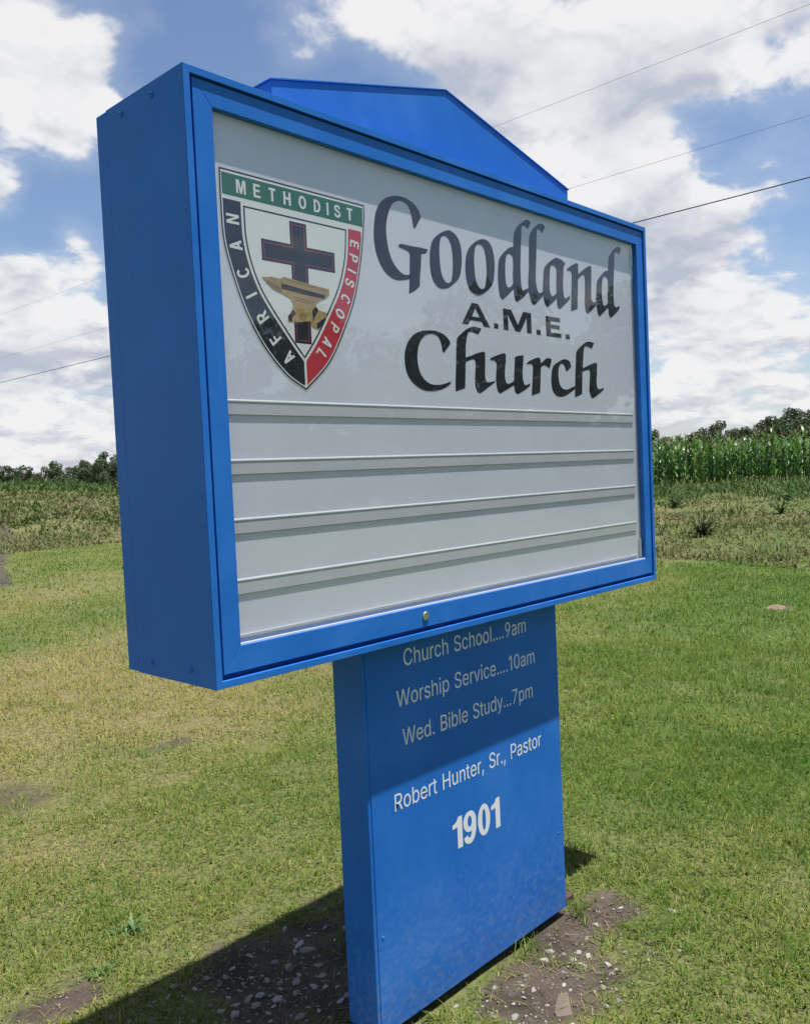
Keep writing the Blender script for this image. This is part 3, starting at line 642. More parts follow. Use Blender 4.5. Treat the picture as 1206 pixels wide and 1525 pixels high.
# plain sans lettering (outlines in thousandths of the type size)
GLYPH = json.loads('''{",":[188,[[[38,-119],[68,71],[137,71],[84,-119]]]],".":[188,[[[95,-4],[78,-1],[63,9],[53,24],[50,41],[53,59],[63,73],[78,83],[95,87],[113,83],[128,73],[138,59],[141,41],[138,24],[128,9],[113,-1]]]],"0":[453,[[[227,-7],[174,1],[130,24],[95,62],[69,113],[57,155],[50,202],[48,254],[50,306],[57,353],[69,395],[95,447],[130,484],[174,508],[227,516],[279,508],[323,484],[358,447],[384,395],[396,353],[403,306],[405,254],[403,202],[396,155],[384,113],[359,62],[323,24],[279,1]],[[227,50],[261,56],[290,74],[313,103],[330,144],[340,194],[344,254],[340,314],[330,365],[313,405],[290,435],[261,453],[227,460],[192,453],[163,435],[140,405],[123,365],[113,314],[109,254],[113,194],[123,144],[140,103],[163,74],[192,56]]]],"1":[453,[[[76,0],[76,55],[391,55],[391,0]],[[276,509],[276,0],[212,0],[212,448],[209,448],[86,358],[86,427],[198,509]]]],"7":[453,[[[97,0],[323,448],[323,452],[62,452],[62,509],[391,509],[391,449],[165,0]]]],"9":[453,[[[226,516],[271,510],[310,494],[343,468],[368,434],[384,393],[389,347],[385,309],[373,270],[350,224],[315,168],[200,0],[130,0],[301,248],[307,248],[299,234],[287,221],[273,210],[257,202],[238,196],[218,195],[175,199],[137,214],[106,237],[83,269],[68,307],[64,352],[69,397],[85,436],[110,469],[143,494],[182,510]],[[226,460],[199,457],[174,446],[154,429],[138,407],[129,381],[125,352],[129,322],[138,295],[154,274],[174,257],[199,247],[226,243],[254,247],[279,257],[299,273],[314,295],[324,321],[327,350],[324,381],[314,407],[299,429],[279,446],[254,457]]]],"A":[479,[[[16,0],[201,509],[276,509],[463,0],[395,0],[287,302],[276,334],[264,372],[250,420],[232,478],[245,478],[228,419],[213,371],[201,333],[191,302],[85,0]],[[110,142],[110,199],[370,199],[370,142]]]],"B":[456,[[[60,0],[60,509],[241,509],[289,504],[329,491],[359,469],[381,442],[394,410],[398,374],[395,344],[387,320],[373,301],[356,286],[336,275],[315,267],[315,262],[339,257],[363,245],[385,227],[402,203],[414,173],[418,136],[413,100],[400,67],[377,39],[344,18],[301,4],[247,0]],[[125,57],[245,57],[296,63],[330,80],[349,105],[355,137],[352,161],[342,184],[327,203],[306,218],[279,228],[248,231],[125,231]],[[125,285],[238,285],[265,288],[288,296],[308,309],[323,326],[333,348],[336,372],[330,403],[313,429],[283,446],[240,452],[125,452]]]],"C":[510,[[[267,-7],[225,-3],[186,7],[150,25],[119,49],[92,79],[70,115],[53,157],[44,203],[40,254],[44,305],[53,352],[70,393],[92,429],[119,459],[150,484],[186,501],[225,512],[267,516],[305,513],[340,504],[373,490],[402,471],[427,447],[448,418],[463,385],[473,348],[408,348],[401,373],[389,395],[375,413],[357,428],[337,440],[315,449],[292,454],[267,456],[223,450],[184,432],[150,403],[125,364],[109,314],[103,254],[109,194],[125,145],[151,105],[184,76],[223,59],[267,53],[292,55],[315,60],[337,69],[357,81],[375,96],[389,114],[401,136],[408,160],[473,160],[463,124],[448,91],[428,62],[402,38],[373,19],[341,5],[305,-4]]]],"D":[502,[[[219,0],[96,0],[96,57],[215,57],[272,63],[318,81],[354,110],[379,149],[394,198],[399,255],[394,312],[379,361],[354,399],[320,428],[275,446],[221,452],[93,452],[93,509],[225,509],[273,505],[315,495],[353,478],[399,441],[433,391],[449,351],[458,306],[462,255],[458,205],[449,159],[433,119],[411,83],[384,54],[351,31],[312,14],[268,3]],[[125,509],[125,0],[60,0],[60,509]]]],"E":[418,[[[60,0],[60,509],[372,509],[372,452],[125,452],[125,286],[355,286],[355,229],[125,229],[125,57],[375,57],[375,0]]]],"F":[410,[[[60,0],[60,509],[369,509],[369,452],[125,452],[125,278],[346,278],[346,221],[125,221],[125,0]]]],"H":[517,[[[60,0],[60,509],[125,509],[125,289],[392,289],[392,509],[457,509],[457,0],[392,0],[392,232],[125,232],[125,0]]]],"I":[300,[[[31,0],[31,57],[118,57],[118,452],[31,452],[31,509],[269,509],[269,452],[183,452],[183,57],[269,57],[269,0]]]],"L":[393,[[[60,0],[60,509],[125,509],[125,57],[361,57],[361,0]]]],"M":[628,[[[60,0],[60,509],[152,509],[277,187],[287,159],[299,123],[311,84],[322,49],[307,49],[318,83],[330,121],[342,158],[352,187],[476,509],[568,509],[568,0],[504,0],[504,291],[504,327],[505,369],[506,413],[507,457],[513,457],[505,433],[498,409],[482,363],[467,322],[456,291],[342,0],[286,0],[170,291],[159,321],[145,361],[129,408],[112,457],[119,457],[120,416],[121,372],[122,328],[122,291],[122,0]]]],"N":[523,[[[60,0],[60,509],[136,509],[343,183],[352,169],[363,151],[375,130],[388,107],[401,82],[414,55],[405,54],[402,81],[401,108],[400,134],[399,157],[399,195],[399,509],[463,509],[463,0],[387,0],[202,290],[177,331],[164,354],[148,381],[108,452],[119,454],[122,384],[124,328],[125,291],[125,0]]]],"O":[533,[[[267,-7],[225,-3],[186,7],[150,25],[119,49],[92,79],[70,115],[53,157],[44,203],[40,254],[44,305],[53,352],[70,393],[92,429],[119,459],[150,484],[186,501],[225,512],[267,516],[309,512],[348,501],[384,484],[415,459],[442,429],[464,393],[480,352],[490,305],[493,254],[490,203],[480,157],[464,115],[442,79],[415,49],[384,25],[348,7],[309,-3]],[[267,53],[310,59],[349,76],[383,105],[408,144],[425,194],[430,254],[425,314],[408,365],[383,404],[349,433],[310,450],[267,456],[223,450],[184,433],[151,404],[125,364],[109,314],[103,254],[109,194],[125,144],[151,105],[184,76],[223,59]]]],"P":[444,[[[60,0],[60,509],[235,509],[289,503],[332,487],[366,462],[390,430],[404,391],[409,348],[404,304],[390,265],[366,233],[332,207],[289,191],[235,186],[109,186],[109,242],[233,242],[269,246],[297,256],[318,272],[333,294],[342,319],[344,348],[342,376],[333,402],[318,423],[297,439],[268,449],[232,452],[125,452],[125,0]]]],"R":[449,[[[60,0],[60,509],[236,509],[290,504],[333,489],[367,465],[390,433],[405,395],[409,352],[405,309],[390,271],[367,240],[333,217],[289,203],[236,198],[96,198],[96,255],[234,255],[269,258],[298,267],[319,281],[334,300],[342,324],[345,352],[342,380],[334,405],[319,425],[298,440],[269,449],[233,452],[125,452],[125,0]],[[353,0],[230,229],[303,229],[428,0]]]],"S":[446,[[[224,-9],[172,-4],[128,9],[91,31],[64,60],[46,96],[38,137],[104,137],[110,110],[123,88],[142,71],[166,59],[194,52],[224,49],[257,52],[286,60],[311,74],[329,92],[341,114],[346,139],[342,161],[332,179],[316,193],[296,205],[272,214],[245,222],[184,239],[128,260],[86,289],[60,326],[52,372],[58,413],[75,448],[102,476],[138,498],[180,511],[227,516],[275,511],[316,498],[351,476],[377,449],[394,415],[401,378],[337,378],[326,412],[302,437],[267,453],[225,459],[194,456],[167,448],[145,435],[129,418],[118,398],[115,376],[119,352],[131,334],[148,319],[169,308],[191,300],[212,293],[264,279],[287,272],[312,264],[336,252],[359,238],[379,220],[395,198],[405,171],[408,139],[403,99],[386,64],[360,34],[323,11],[278,-4]]]],"T":[448,[[[32,452],[32,509],[417,509],[417,452],[257,452],[257,0],[193,0],[193,452]]]],"W":[686,[[[155,0],[16,509],[82,509],[163,196],[170,171],[175,145],[187,94],[192,67],[197,40],[189,40],[194,67],[200,94],[205,120],[211,145],[224,196],[306,509],[380,509],[462,196],[468,171],[474,145],[486,94],[492,67],[497,40],[488,40],[493,67],[499,94],[504,120],[510,145],[523,196],[603,509],[670,509],[530,0],[455,0],[368,323],[359,356],[351,391],[344,431],[336,475],[350,475],[342,433],[335,395],[327,359],[318,323],[230,0]]]],"a":[389,[[[160,-9],[126,-5],[94,5],[68,22],[48,45],[35,73],[30,108],[34,138],[43,161],[58,179],[78,193],[100,203],[125,211],[152,216],[178,220],[234,227],[252,230],[265,235],[273,243],[276,255],[276,257],[273,279],[267,297],[256,311],[240,322],[220,329],[196,331],[171,329],[149,322],[132,313],[118,301],[107,288],[100,274],[41,291],[57,322],[79,346],[104,364],[133,375],[163,382],[194,384],[215,383],[239,379],[263,372],[286,360],[306,343],[322,320],[333,290],[337,251],[337,0],[277,0],[277,52],[272,52],[264,38],[252,25],[236,12],[215,1],[190,-6]],[[170,45],[202,49],[228,59],[248,74],[263,93],[272,115],[276,138],[276,190],[270,186],[259,182],[246,179],[231,176],[200,171],[175,168],[154,164],[134,159],[117,150],[103,139],[95,124],[92,105],[94,87],[102,72],[114,61],[130,52],[149,47]]]],"b":[424,[[[229,-8],[198,-5],[172,4],[153,17],[138,31],[127,46],[118,59],[112,59],[112,0],[53,0],[53,509],[114,509],[114,319],[118,319],[127,331],[137,346],[152,360],[171,373],[197,381],[229,384],[274,378],[313,361],[345,332],[370,293],[385,245],[390,189],[385,133],[370,84],[346,45],[313,16],[274,-2]],[[220,47],[253,51],[279,66],[301,88],[316,117],[325,151],[328,189],[325,227],[316,261],[301,290],[280,311],[253,325],[220,330],[188,325],[161,312],[140,291],[125,263],[116,229],[113,189],[116,150],[125,115],[140,86],[162,65],[188,51]]]],"c":[396,[[[207,-8],[159,-2],[117,16],[82,46],[56,85],[40,133],[34,187],[40,243],[56,291],[82,330],[117,360],[159,378],[207,384],[234,383],[260,377],[284,368],[305,356],[324,341],[340,322],[353,301],[362,277],[303,262],[298,276],[290,289],[281,301],[270,311],[257,319],[242,325],[226,329],[207,330],[173,325],[145,310],[124,287],[108,258],[99,224],[96,187],[99,151],[108,117],[124,89],[145,66],[173,51],[207,46],[226,48],[243,52],[258,58],[271,66],[282,76],[292,89],[299,102],[304,117],[363,102],[354,78],[341,56],[325,37],[306,21],[285,9],[261,-1],[235,-6]]]],"d":[424,[[[195,-8],[151,-2],[111,16],[79,45],[55,84],[39,133],[34,189],[39,245],[55,293],[79,332],[112,361],[151,378],[196,384],[228,381],[253,373],[272,360],[287,346],[298,331],[306,319],[311,319],[311,509],[372,509],[372,0],[313,0],[313,59],[307,59],[298,46],[287,31],[272,17],[252,4],[227,-5]],[[205,47],[236,51],[263,65],[284,86],[299,115],[309,150],[312,189],[309,229],[300,263],[284,291],[263,312],[237,325],[205,330],[172,325],[145,311],[124,290],[108,261],[99,227],[96,189],[99,151],[109,117],[124,88],[145,66],[172,51]]]],"e":[404,[[[212,-8],[161,-2],[117,16],[82,46],[56,85],[40,132],[34,187],[39,242],[55,290],[81,329],[115,359],[157,378],[205,384],[236,382],[266,374],[294,361],[319,341],[341,315],[357,282],[368,242],[371,194],[371,169],[75,169],[75,221],[338,221],[310,202],[307,237],[298,269],[283,294],[263,314],[237,326],[205,330],[173,326],[146,313],[125,294],[109,270],[99,241],[96,211],[96,178],[100,139],[110,106],[128,80],[151,61],[179,50],[212,46],[234,48],[254,53],[271,61],[285,73],[297,88],[306,105],[365,91],[353,63],[335,39],[311,19],[283,4],[249,-5]]]],"h":[410,[[[114,227],[114,0],[53,0],[53,509],[114,509],[114,287],[102,287],[124,332],[152,362],[187,379],[227,384],[264,380],[295,369],[321,349],[341,321],[353,285],[357,240],[357,0],[296,0],[296,235],[290,275],[273,304],[246,323],[210,329],[184,326],[161,317],[141,303],[126,283],[117,257]]]],"i":[166,[[[53,0],[53,379],[114,379],[114,0]],[[84,443],[67,446],[54,455],[44,468],[41,483],[44,499],[54,512],[67,521],[84,524],[100,521],[114,512],[123,499],[126,483],[123,468],[114,455],[100,446]]]],"l":[189,[[[139,-2],[101,3],[74,20],[58,47],[53,84],[53,509],[114,509],[114,99],[115,77],[120,62],[130,54],[146,52],[160,53],[170,54],[181,3],[162,-1],[151,-2]]]],"m":[610,[[[53,0],[53,379],[112,379],[112,295],[108,295],[118,323],[132,346],[151,363],[172,376],[195,384],[219,386],[257,380],[287,361],[309,331],[321,295],[312,295],[322,321],[337,343],[357,361],[381,375],[407,383],[437,386],[468,383],[497,372],[522,354],[541,328],[553,296],[557,255],[557,0],[496,0],[496,254],[490,289],[473,313],[447,326],[419,330],[395,328],[374,320],[358,307],[345,290],[338,270],[335,247],[335,0],[274,0],[274,260],[269,288],[253,311],[229,326],[199,330],[178,328],[158,320],[140,307],[126,289],[117,266],[114,238],[114,0]]]],"n":[410,[[[114,227],[114,0],[53,0],[53,379],[112,379],[112,287],[102,287],[124,332],[152,362],[187,379],[227,384],[264,380],[295,369],[321,349],[341,321],[353,285],[357,240],[357,0],[296,0],[296,235],[290,275],[273,304],[246,323],[210,329],[184,326],[161,317],[141,303],[126,283],[117,257]]]],"o":[415,[[[207,-8],[159,-2],[117,16],[82,46],[56,85],[40,133],[34,187],[40,243],[56,291],[82,330],[117,360],[159,378],[207,384],[256,378],[299,360],[333,330],[359,291],[376,243],[381,187],[376,133],[359,85],[333,46],[299,16],[256,-2]],[[207,46],[242,51],[270,66],[292,89],[307,117],[316,151],[319,187],[316,224],[307,258],[292,287],[270,310],[242,325],[207,330],[173,325],[145,310],[124,287],[108,258],[99,224],[96,187],[99,151],[108,117],[124,89],[145,66],[173,51]]]],"p":[424,[[[53,-143],[53,379],[112,379],[112,319],[118,319],[126,331],[137,346],[152,360],[171,373],[197,381],[229,384],[274,378],[313,361],[345,332],[370,293],[385,245],[390,189],[385,133],[370,84],[346,45],[313,16],[274,-2],[229,-8],[198,-5],[173,4],[153,17],[138,31],[127,46],[118,59],[114,59],[114,-143]],[[220,47],[253,51],[279,66],[301,88],[316,117],[325,151],[328,189],[325,227],[316,261],[301,290],[280,311],[253,325],[220,330],[188,325],[161,312],[140,291],[125,263],[116,229],[113,189],[116,150],[125,115],[140,86],[162,65],[188,51]]]],"r":[259,[[[53,0],[53,379],[112,379],[112,321],[115,321],[130,347],[152,367],[181,380],[213,385],[229,384],[243,384],[243,322],[230,324],[219,325],[207,326],[182,323],[159,315],[140,301],[126,284],[117,262],[114,237],[114,0]]]],"s":[365,[[[182,-8],[145,-5],[112,3],[84,18],[62,38],[45,63],[36,94],[94,107],[105,79],[124,60],[150,49],[181,45],[217,50],[244,62],[262,81],[268,103],[265,121],[254,136],[237,147],[212,155],[149,170],[104,186],[72,208],[53,237],[47,274],[51,305],[65,332],[87,354],[115,370],[149,381],[187,384],[223,381],[254,372],[279,358],[299,339],[314,316],[324,290],[268,277],[258,298],[243,316],[219,328],[187,333],[156,329],[131,317],[114,299],[109,277],[112,258],[124,243],[144,232],[172,223],[229,209],[275,194],[306,171],[325,142],[331,107],[326,75],[312,47],[290,24],[260,6],[223,-5]]]],"t":[227,[[[204,379],[204,327],[6,327],[6,379]],[[65,471],[126,471],[126,98],[128,76],[136,61],[150,53],[170,50],[185,51],[202,54],[213,2],[203,-1],[192,-3],[180,-4],[168,-4],[125,2],[92,21],[72,52],[65,93]]]],"u":[410,[[[182,-5],[146,-1],[115,11],[89,31],[69,59],[57,95],[53,139],[53,379],[114,379],[114,144],[119,105],[137,75],[164,56],[200,50],[226,53],[249,62],[268,77],[283,97],[293,122],[296,153],[296,379],[357,379],[357,0],[298,0],[298,92],[307,92],[286,47],[257,17],[222,0]]]],"v":[389,[[[163,0],[17,379],[84,379],[165,155],[177,121],[187,87],[196,53],[206,21],[184,21],[194,53],[203,87],[213,121],[224,155],[305,379],[371,379],[226,0]]]],"y":[389,[[[47,-139],[61,-86],[71,-87],[88,-90],[104,-89],[118,-84],[130,-74],[141,-58],[151,-36],[163,-1],[17,379],[84,379],[165,155],[177,121],[187,87],[196,53],[206,21],[184,21],[193,53],[202,87],[212,121],[224,155],[305,379],[371,379],[204,-58],[191,-85],[177,-107],[159,-124],[139,-136],[117,-143],[91,-145],[77,-145],[65,-143],[54,-141]]]]}''')
GLYPH['1'] = [330, [GLYPH['1'][1][1]]]
GLYPH['1'][1][0] = [[x - 40, y] for x, y in GLYPH['1'][1][0]]
GLYPH['l'] = [172, [[[56, 0], [56, 509], [118, 509], [118, 0]]]]
GLYPH['.'] = [188, [[[60, 0], [60, 74], [134, 74], [134, 0]]]]
CAP = .509
def text_width(s, spacing=0): return sum(248 if c == ' ' else GLYPH[c][0] + spacing for c in s) / 1000
def text_conts(s, x0, x1, z, cap):
    kz = cap / CAP; w = text_width(s); kx = (x1 - x0) / w
    out = []; x = x0
    for c in s:
        if c == ' ': x += .248 * kx; continue
        a, cs = GLYPH[c]
        for q in cs: out.append([(x + px / 1000 * kx, z + pz / 1000 * kz) for px, pz in q])
        x += a / 1000 * kx
    return out

def arc(cx, cy, rx, ry, a0, a1, n=14):
    return [(cx + rx * math.cos(math.radians(a0 + (a1 - a0) * k / n)), cy + ry * math.sin(math.radians(a0 + (a1 - a0) * k / n))) for k in range(n + 1)]
def ribbon(pts, hw):
    P = [np.array(p, float) for p in pts]; q = []
    for i in range(len(P) - 1):
        p0, p1, p2, p3 = P[max(i - 1, 0)], P[i], P[i + 1], P[min(i + 2, len(P) - 1)]
        for j in range(4):
            u = j / 4; q.append(.5 * ((2 * p1) + (p2 - p0) * u + (2 * p0 - 5 * p1 + 4 * p2 - p3) * u * u + (3 * p1 - p0 - 3 * p2 + p3) * u ** 3))
    q.append(P[-1]); l = []; r = []
    for i in range(len(q)):
        t_ = q[min(i + 1, len(q) - 1)] - q[max(i - 1, 0)]; t_ = t_ / np.linalg.norm(t_); n = np.array((-t_[1], t_[0]))
        l.append(tuple(q[i] + n * hw)); r.append(tuple(q[i] - n * hw))
    return r + l[::-1]
def rev(c): return c[::-1]
# heavy sans capitals and numerals, cap height 1
BOLD = {
 'M': [[(0, 0), (.18, 0), (.18, .72), (.34, 0), (.52, 0), (.68, .72), (.68, 0), (.86, 0), (.86, 1), (.59, 1), (.43, .36), (.27, 1), (0, 1)]],
 'E': [[(0, 0), (.65, 0), (.65, .17), (.2, .17), (.2, .43), (.58, .43), (.58, .60), (.2, .60), (.2, .83), (.63, .83), (.63, 1), (0, 1)]],
 'F': [[(0, 0), (.2, 0), (.2, .42), (.54, .42), (.54, .59), (.2, .59), (.2, .83), (.61, .83), (.61, 1), (0, 1)]],
 'L': [[(0, 0), (.60, 0), (.60, .17), (.2, .17), (.2, 1), (0, 1)]],
 'T': [[(.23, 0), (.43, 0), (.43, .83), (.66, .83), (.66, 1), (0, 1), (0, .83), (.23, .83)]],
 'H': [[(0, 0), (.2, 0), (.2, .43), (.52, .43), (.52, 0), (.72, 0), (.72, 1), (.52, 1), (.52, .61), (.2, .61), (.2, 1), (0, 1)]],
 'I': [[(0, 0), (.2, 0), (.2, 1), (0, 1)]],
 'N': [[(0, 0), (.19, 0), (.19, .66), (.52, 0), (.72, 0), (.72, 1), (.53, 1), (.53, .34), (.2, 1), (0, 1)]],
 'A': [[(0, 0), (.21, 0), (.27, .2), (.48, .2), (.54, 0), (.75, 0), (.48, 1), (.27, 1)], [(.32, .37), (.375, .70), (.43, .37)]],
 'O': [arc(.39, .5, .39, .52, 0, 345, 23), rev(arc(.39, .5, .19, .34, 0, 345, 23))],
 'C': [arc(.39, .5, .39, .52, 38, 322, 22) + rev(arc(.39, .5, .19, .34, 42, 318, 22))],
 'D': [[(0, 0)] + arc(.31, .5, .40, .5, -90, 90) + [(0, 1)], [(.2, .17), (.2, .83)] + rev(arc(.29, .5, .21, .33, -90, 90))],
 'P': [[(0, 0), (.2, 0), (.2, .37)] + arc(.38, .685, .30, .315, -90, 90) + [(0, 1)], [(.2, .54), (.2, .83)] + rev(arc(.35, .685, .12, .145, -90, 90))],
 'R': [[(0, 0), (.2, 0), (.2, .38), (.28, .38), (.48, 0), (.72, 0), (.50, .41)] + arc(.40, .70, .29, .30, -55, 90) + [(0, 1)], [(.2, .54), (.2, .83)] + rev(arc(.36, .685, .12, .145, -90, 90))],
 'S': [ribbon([(.60, .70), (.52, .87), (.34, .925), (.17, .86), (.11, .73), (.18, .60), (.36, .52), (.54, .43), (.61, .28), (.54, .13), (.36, .075), (.17, .13), (.09, .30)], .092)],
 '1': [[(.20, 0), (.41, 0), (.41, 1), (.25, 1), (.16, .86), (0, .80), (0, .67), (.20, .69)]],
 '0': [arc(.28, .5, .28, .515, 0, 345, 23), rev(arc(.28, .5, .085, .35, 0, 345, 23))],
 '9': [arc(.28, .68, .28, .335, 0, 345, 23), rev(arc(.28, .68, .09, .175, 0, 345, 23)), ribbon([(.465, .66), (.465, .45), (.43, .24), (.33, .085), (.21, .075), (.13, .14), (.095, .24)], .093)],
}

# ---- shield emblem
EX = .3295
SL = [(.0970, 2.3135), (.0960, 2.2290), (.0990, 2.1490), (.1170, 2.0780), (.1500, 1.9920), (.1990, 1.9120), (.2640, 1.8460), (.3275, 1.8105)]
SR = [(.5610, 2.3135), (.5600, 2.2750), (.5450, 2.1780), (.5140, 2.0630), (.4660, 1.9660), (.4100, 1.8820)]
IL = [(.1555, 2.2425), (.1565, 2.1650), (.1690, 2.1050), (.1940, 2.0460), (.2260, 2.0000), (.2570, 1.9620), (.2920, 1.9200), (.3275, 1.8810)]
IR = [(.4970, 2.2425), (.4890, 2.1650), (.4720, 2.1050), (.4490, 2.0560), (.3940, 1.9680), (.3620, 1.9230)]
OUTER = smooth_outline(SL + SR[::-1], 5)
INNER = smooth_outline(IL + IR[::-1], 5)
def inset(c, g): return offset_outline(c, g if area2(c) > 0 else -g)
EY = PY - .0004
emblem = part('emblem', flat_mesh('emblem', [OUTER], EY), M['silver'])
emblem['label'] = 'shield emblem in black, green and red with a cross and an anvil'
def em(name, conts, lay, mat, grow=0.0): return part(name, flat_mesh(name, conts, EY - .00012 * lay, grow), M[mat], emblem)
em('outline', [inset(OUTER, .0025)], 1, 'black')
em('shield', [inset(OUTER, .0068)], 2, 'white')
def band(side):
    zt = 2.2425 if side < 0 else 2.2390
    o = [p for p in inset(OUTER, .0098) if (p[0] - .3280) * side > .0035 and p[1] < zt]
    i = [p for p in INNER if (p[0] - .3280) * side > .0035 and p[1] < zt]
    key = lambda p: -p[1]
    o = sorted(o, key=key); i = sorted(i, key=key)
    xe = .3280 + side * .0035
    o = [(o[0][0], zt)] + o + [(xe, 1.8262 if side < 0 else 1.8262)]
    i = [(i[0][0], zt)] + i + [(xe, 1.8835)]
    return o + i[::-1]
em('band', [band(-1)], 3, 'black')
em('band', [band(1)], 3, 'red')
em('banner', [[(.1055, 2.3020), (.5515, 2.3020), (.5495, 2.2520), (.1055, 2.2520)]], 3, 'green')
em('outline', [inset(INNER, .0068)], 4, 'black')
em('field', [inset(INNER, .0112)], 5, 'white')
def plus(g):
    cx0, cx1, hx0, hx1, z0, z1, hz0, hz1 = .2985 + g, .3520 - g, .2095 + g, .4430 - g, 1.9285 + g, 2.2245 - g, 2.1170 + g, 2.1680 - g
    return [(cx0, z0), (cx1, z0), (cx1, hz0), (hx1, hz0), (hx1, hz1), (cx1, hz1), (cx1, z1), (cx0, z1), (cx0, hz1), (hx0, hz1), (hx0, hz0), (cx0, hz0)]
em('cross', [plus(0)], 6, 'black')
em('cross_edge', [plus(.0055)], 7, 'maroon')
em('cross_core', [plus(.0090)], 8, 'black')
anv = [(.206, 2.076), (.235, 2.081), (.262, 2.079), (.272, 2.086), (.340, 2.079), (.419, 2.073), (.418, 2.058), (.404, 2.047), (.388, 2.042), (.374, 2.032), (.372, 2.024), (.380, 2.016), (.407, 2.012), (.404, 1.996), (.376, 1.967), (.356, 1.972), (.350, 1.986), (.318, 1.981), (.281, 1.978), (.280, 1.993), (.288, 2.001), (.296, 2.012), (.297, 2.024), (.290, 2.035), (.266, 2.044), (.240, 2.050), (.222, 2.062)]
em('anvil', [anv], 9, 'black', .0022)
em('anvil', [anv], 10, 'gold')
def strip(pts, w):
    P = [np.array(p) for p in pts]; l = []; r = []
    for i in range(len(P)):
        t_ = P[min(i + 1, len(P) - 1)] - P[max(i - 1, 0)]; t_ = t_ / np.linalg.norm(t_); n = np.array((-t_[1], t_[0]))
        ww = w * (1 if 0 < i < len(P) - 1 else .6)
        l.append(tuple(P[i] + n * ww)); r.append(tuple(P[i] - n * ww))
    return l + r[::-1]
em('anvil_shading', [[(.264, 2.069), (.330, 2.063), (.404, 2.056), (.400, 2.047), (.330, 2.050), (.264, 2.056)]], 11, 'black')
em('anvil_shading', [[(.212, 2.073), (.240, 2.066), (.262, 2.058), (.262, 2.046), (.240, 2.053), (.224, 2.063)]], 11, 'gold_dark')
em('anvil_shading', [[(.281, 1.991), (.292, 2.004), (.299, 2.009), (.306, 2.000), (.294, 1.991), (.291, 1.981), (.282, 1.979)]], 11, 'black')
em('anvil_shading', [[(.359, 2.014), (.371, 2.024), (.378, 2.015), (.366, 1.998), (.360, 1.985)]], 11, 'black')
em('anvil_shading', [[(.372, 1.984), (.402, 2.000), (.403, 1.995), (.377, 1.969), (.372, 1.972)]], 11, 'black')
for k in range(4):
    em('anvil_line', [strip([(.318 + k * .006, 1.985 + .001 * k), (.320 + k * .006, 1.996), (.326 + k * .005, 2.004 - .001 * k)], .0007)], 12, 'black')
for (a, b_) in (((.300, 2.041), (.368, 2.034)), ((.304, 2.035), (.362, 2.029)), ((.272, 2.080), (.410, 2.068)), ((.246, 2.079), (.252, 2.055)), ((.262, 2.081), (.262, 2.046)), ((.398, 2.070), (.403, 2.050)), ((.230, 2.078), (.244, 2.072))):
    em('anvil_line', [strip([a, b_], .0006)], 12, 'black')
def glyph_at(c, x, z, ang, cap, kx=1.0, grow=.0, mat='white', lay=6):
    ca, sa = math.cos(ang), math.sin(ang); xs = [p[0] for q in BOLD[c] for p in q]; mid = (min(xs) + max(xs)) / 2
    em('letter', [[(x + (px - mid) * cap * kx * ca - (pz - .5) * cap * sa, z + (px - mid) * cap * kx * sa + (pz - .5) * cap * ca) for px, pz in q] for q in BOLD[c]], lay, mat)
for c, x in zip('METHODIST', (.1585, .2045, .2500, .2955, .3440, .3920, .4270, .4605, .5040)):
    glyph_at(c, x, 2.2770, 0, .0315, 1.0, .0016)
def resample(c, n=200):
    P = np.array(c); s = np.concatenate(([0], np.cumsum(np.linalg.norm(np.diff(P, axis=0), axis=1)))); u = np.linspace(0, s[-1], n)
    return np.stack([np.interp(u, s, P[:, 0]), np.interp(u, s, P[:, 1])], 1)
for side, word, cap, pos in ((-1, 'AFRICAN', .0355, ((.277, 1.890), (.232, 1.930), (.199, 1.980), (.176, 2.031), (.159, 2.080), (.146, 2.140), (.134, 2.200))),
                             (1, 'EPISCOPAL', .0315, ((.518, 2.202), (.514, 2.165), (.506, 2.130), (.499, 2.096), (.486, 2.050), (.466, 2.008), (.447, 1.968), (.416, 1.928), (.389, 1.900)))):
    q = band(side); h_ = len(q) // 2
    k = min(range(len(q)), key=lambda i: q[i][1]) + 1
    mid = (resample(q[:k]) + resample(q[k:][::-1])) / 2
    for c, p in zip(word, pos):
        i = int(np.argmin(np.linalg.norm(mid - np.array(p), axis=1))); i = min(max(i, 4), 195)
        t_ = mid[i + 4] - mid[i - 4]; ang = math.atan2(t_[1], t_[0])
        if side < 0: ang += math.pi
        glyph_at(c, mid[i][0], mid[i][1], ang, cap, .90 if side > 0 else .86)
# ---- gable on top of the cabinet
GY0, GY1 = .163, .232
gp = [(.378, ZT - .004), (.378, 2.632), (1.083, 2.802), (1.779, 2.632), (1.779, ZT - .004)]
bm = bmesh.new(); add_prism(bm, gp, GY0, GY1, .002)
gable = part('gable_top', bm, M['blue'])
b2 = bmesh.new(); add_prism(b2, [(.374, 2.631), (.374, 2.6345), (1.083, 2.8055), (1.783, 2.6345), (1.783, 2.631), (1.083, 2.8025)], GY0 - .004, GY1 + .004, 0)
part('roof_flange', b2, M['blue'], gable)
for s_, us in ((0, (.06, .09, .33, .62, .66, .9)), (1, (.12, .42, .7, .95))):
    for u in us:
        x = .378 + (1.083 - .378) * u if s_ == 0 else 1.083 + (1.779 - 1.083) * u
        z = 2.632 + .17 * (u if s_ == 0 else 1 - u) + .003
        b2 = bmesh.new(); add_cyl(b2, (x, GY0 + .012, z), (0, 0, 1), .0045, .006, 8, dome=1); part('screw', b2, M['zinc'], gable)

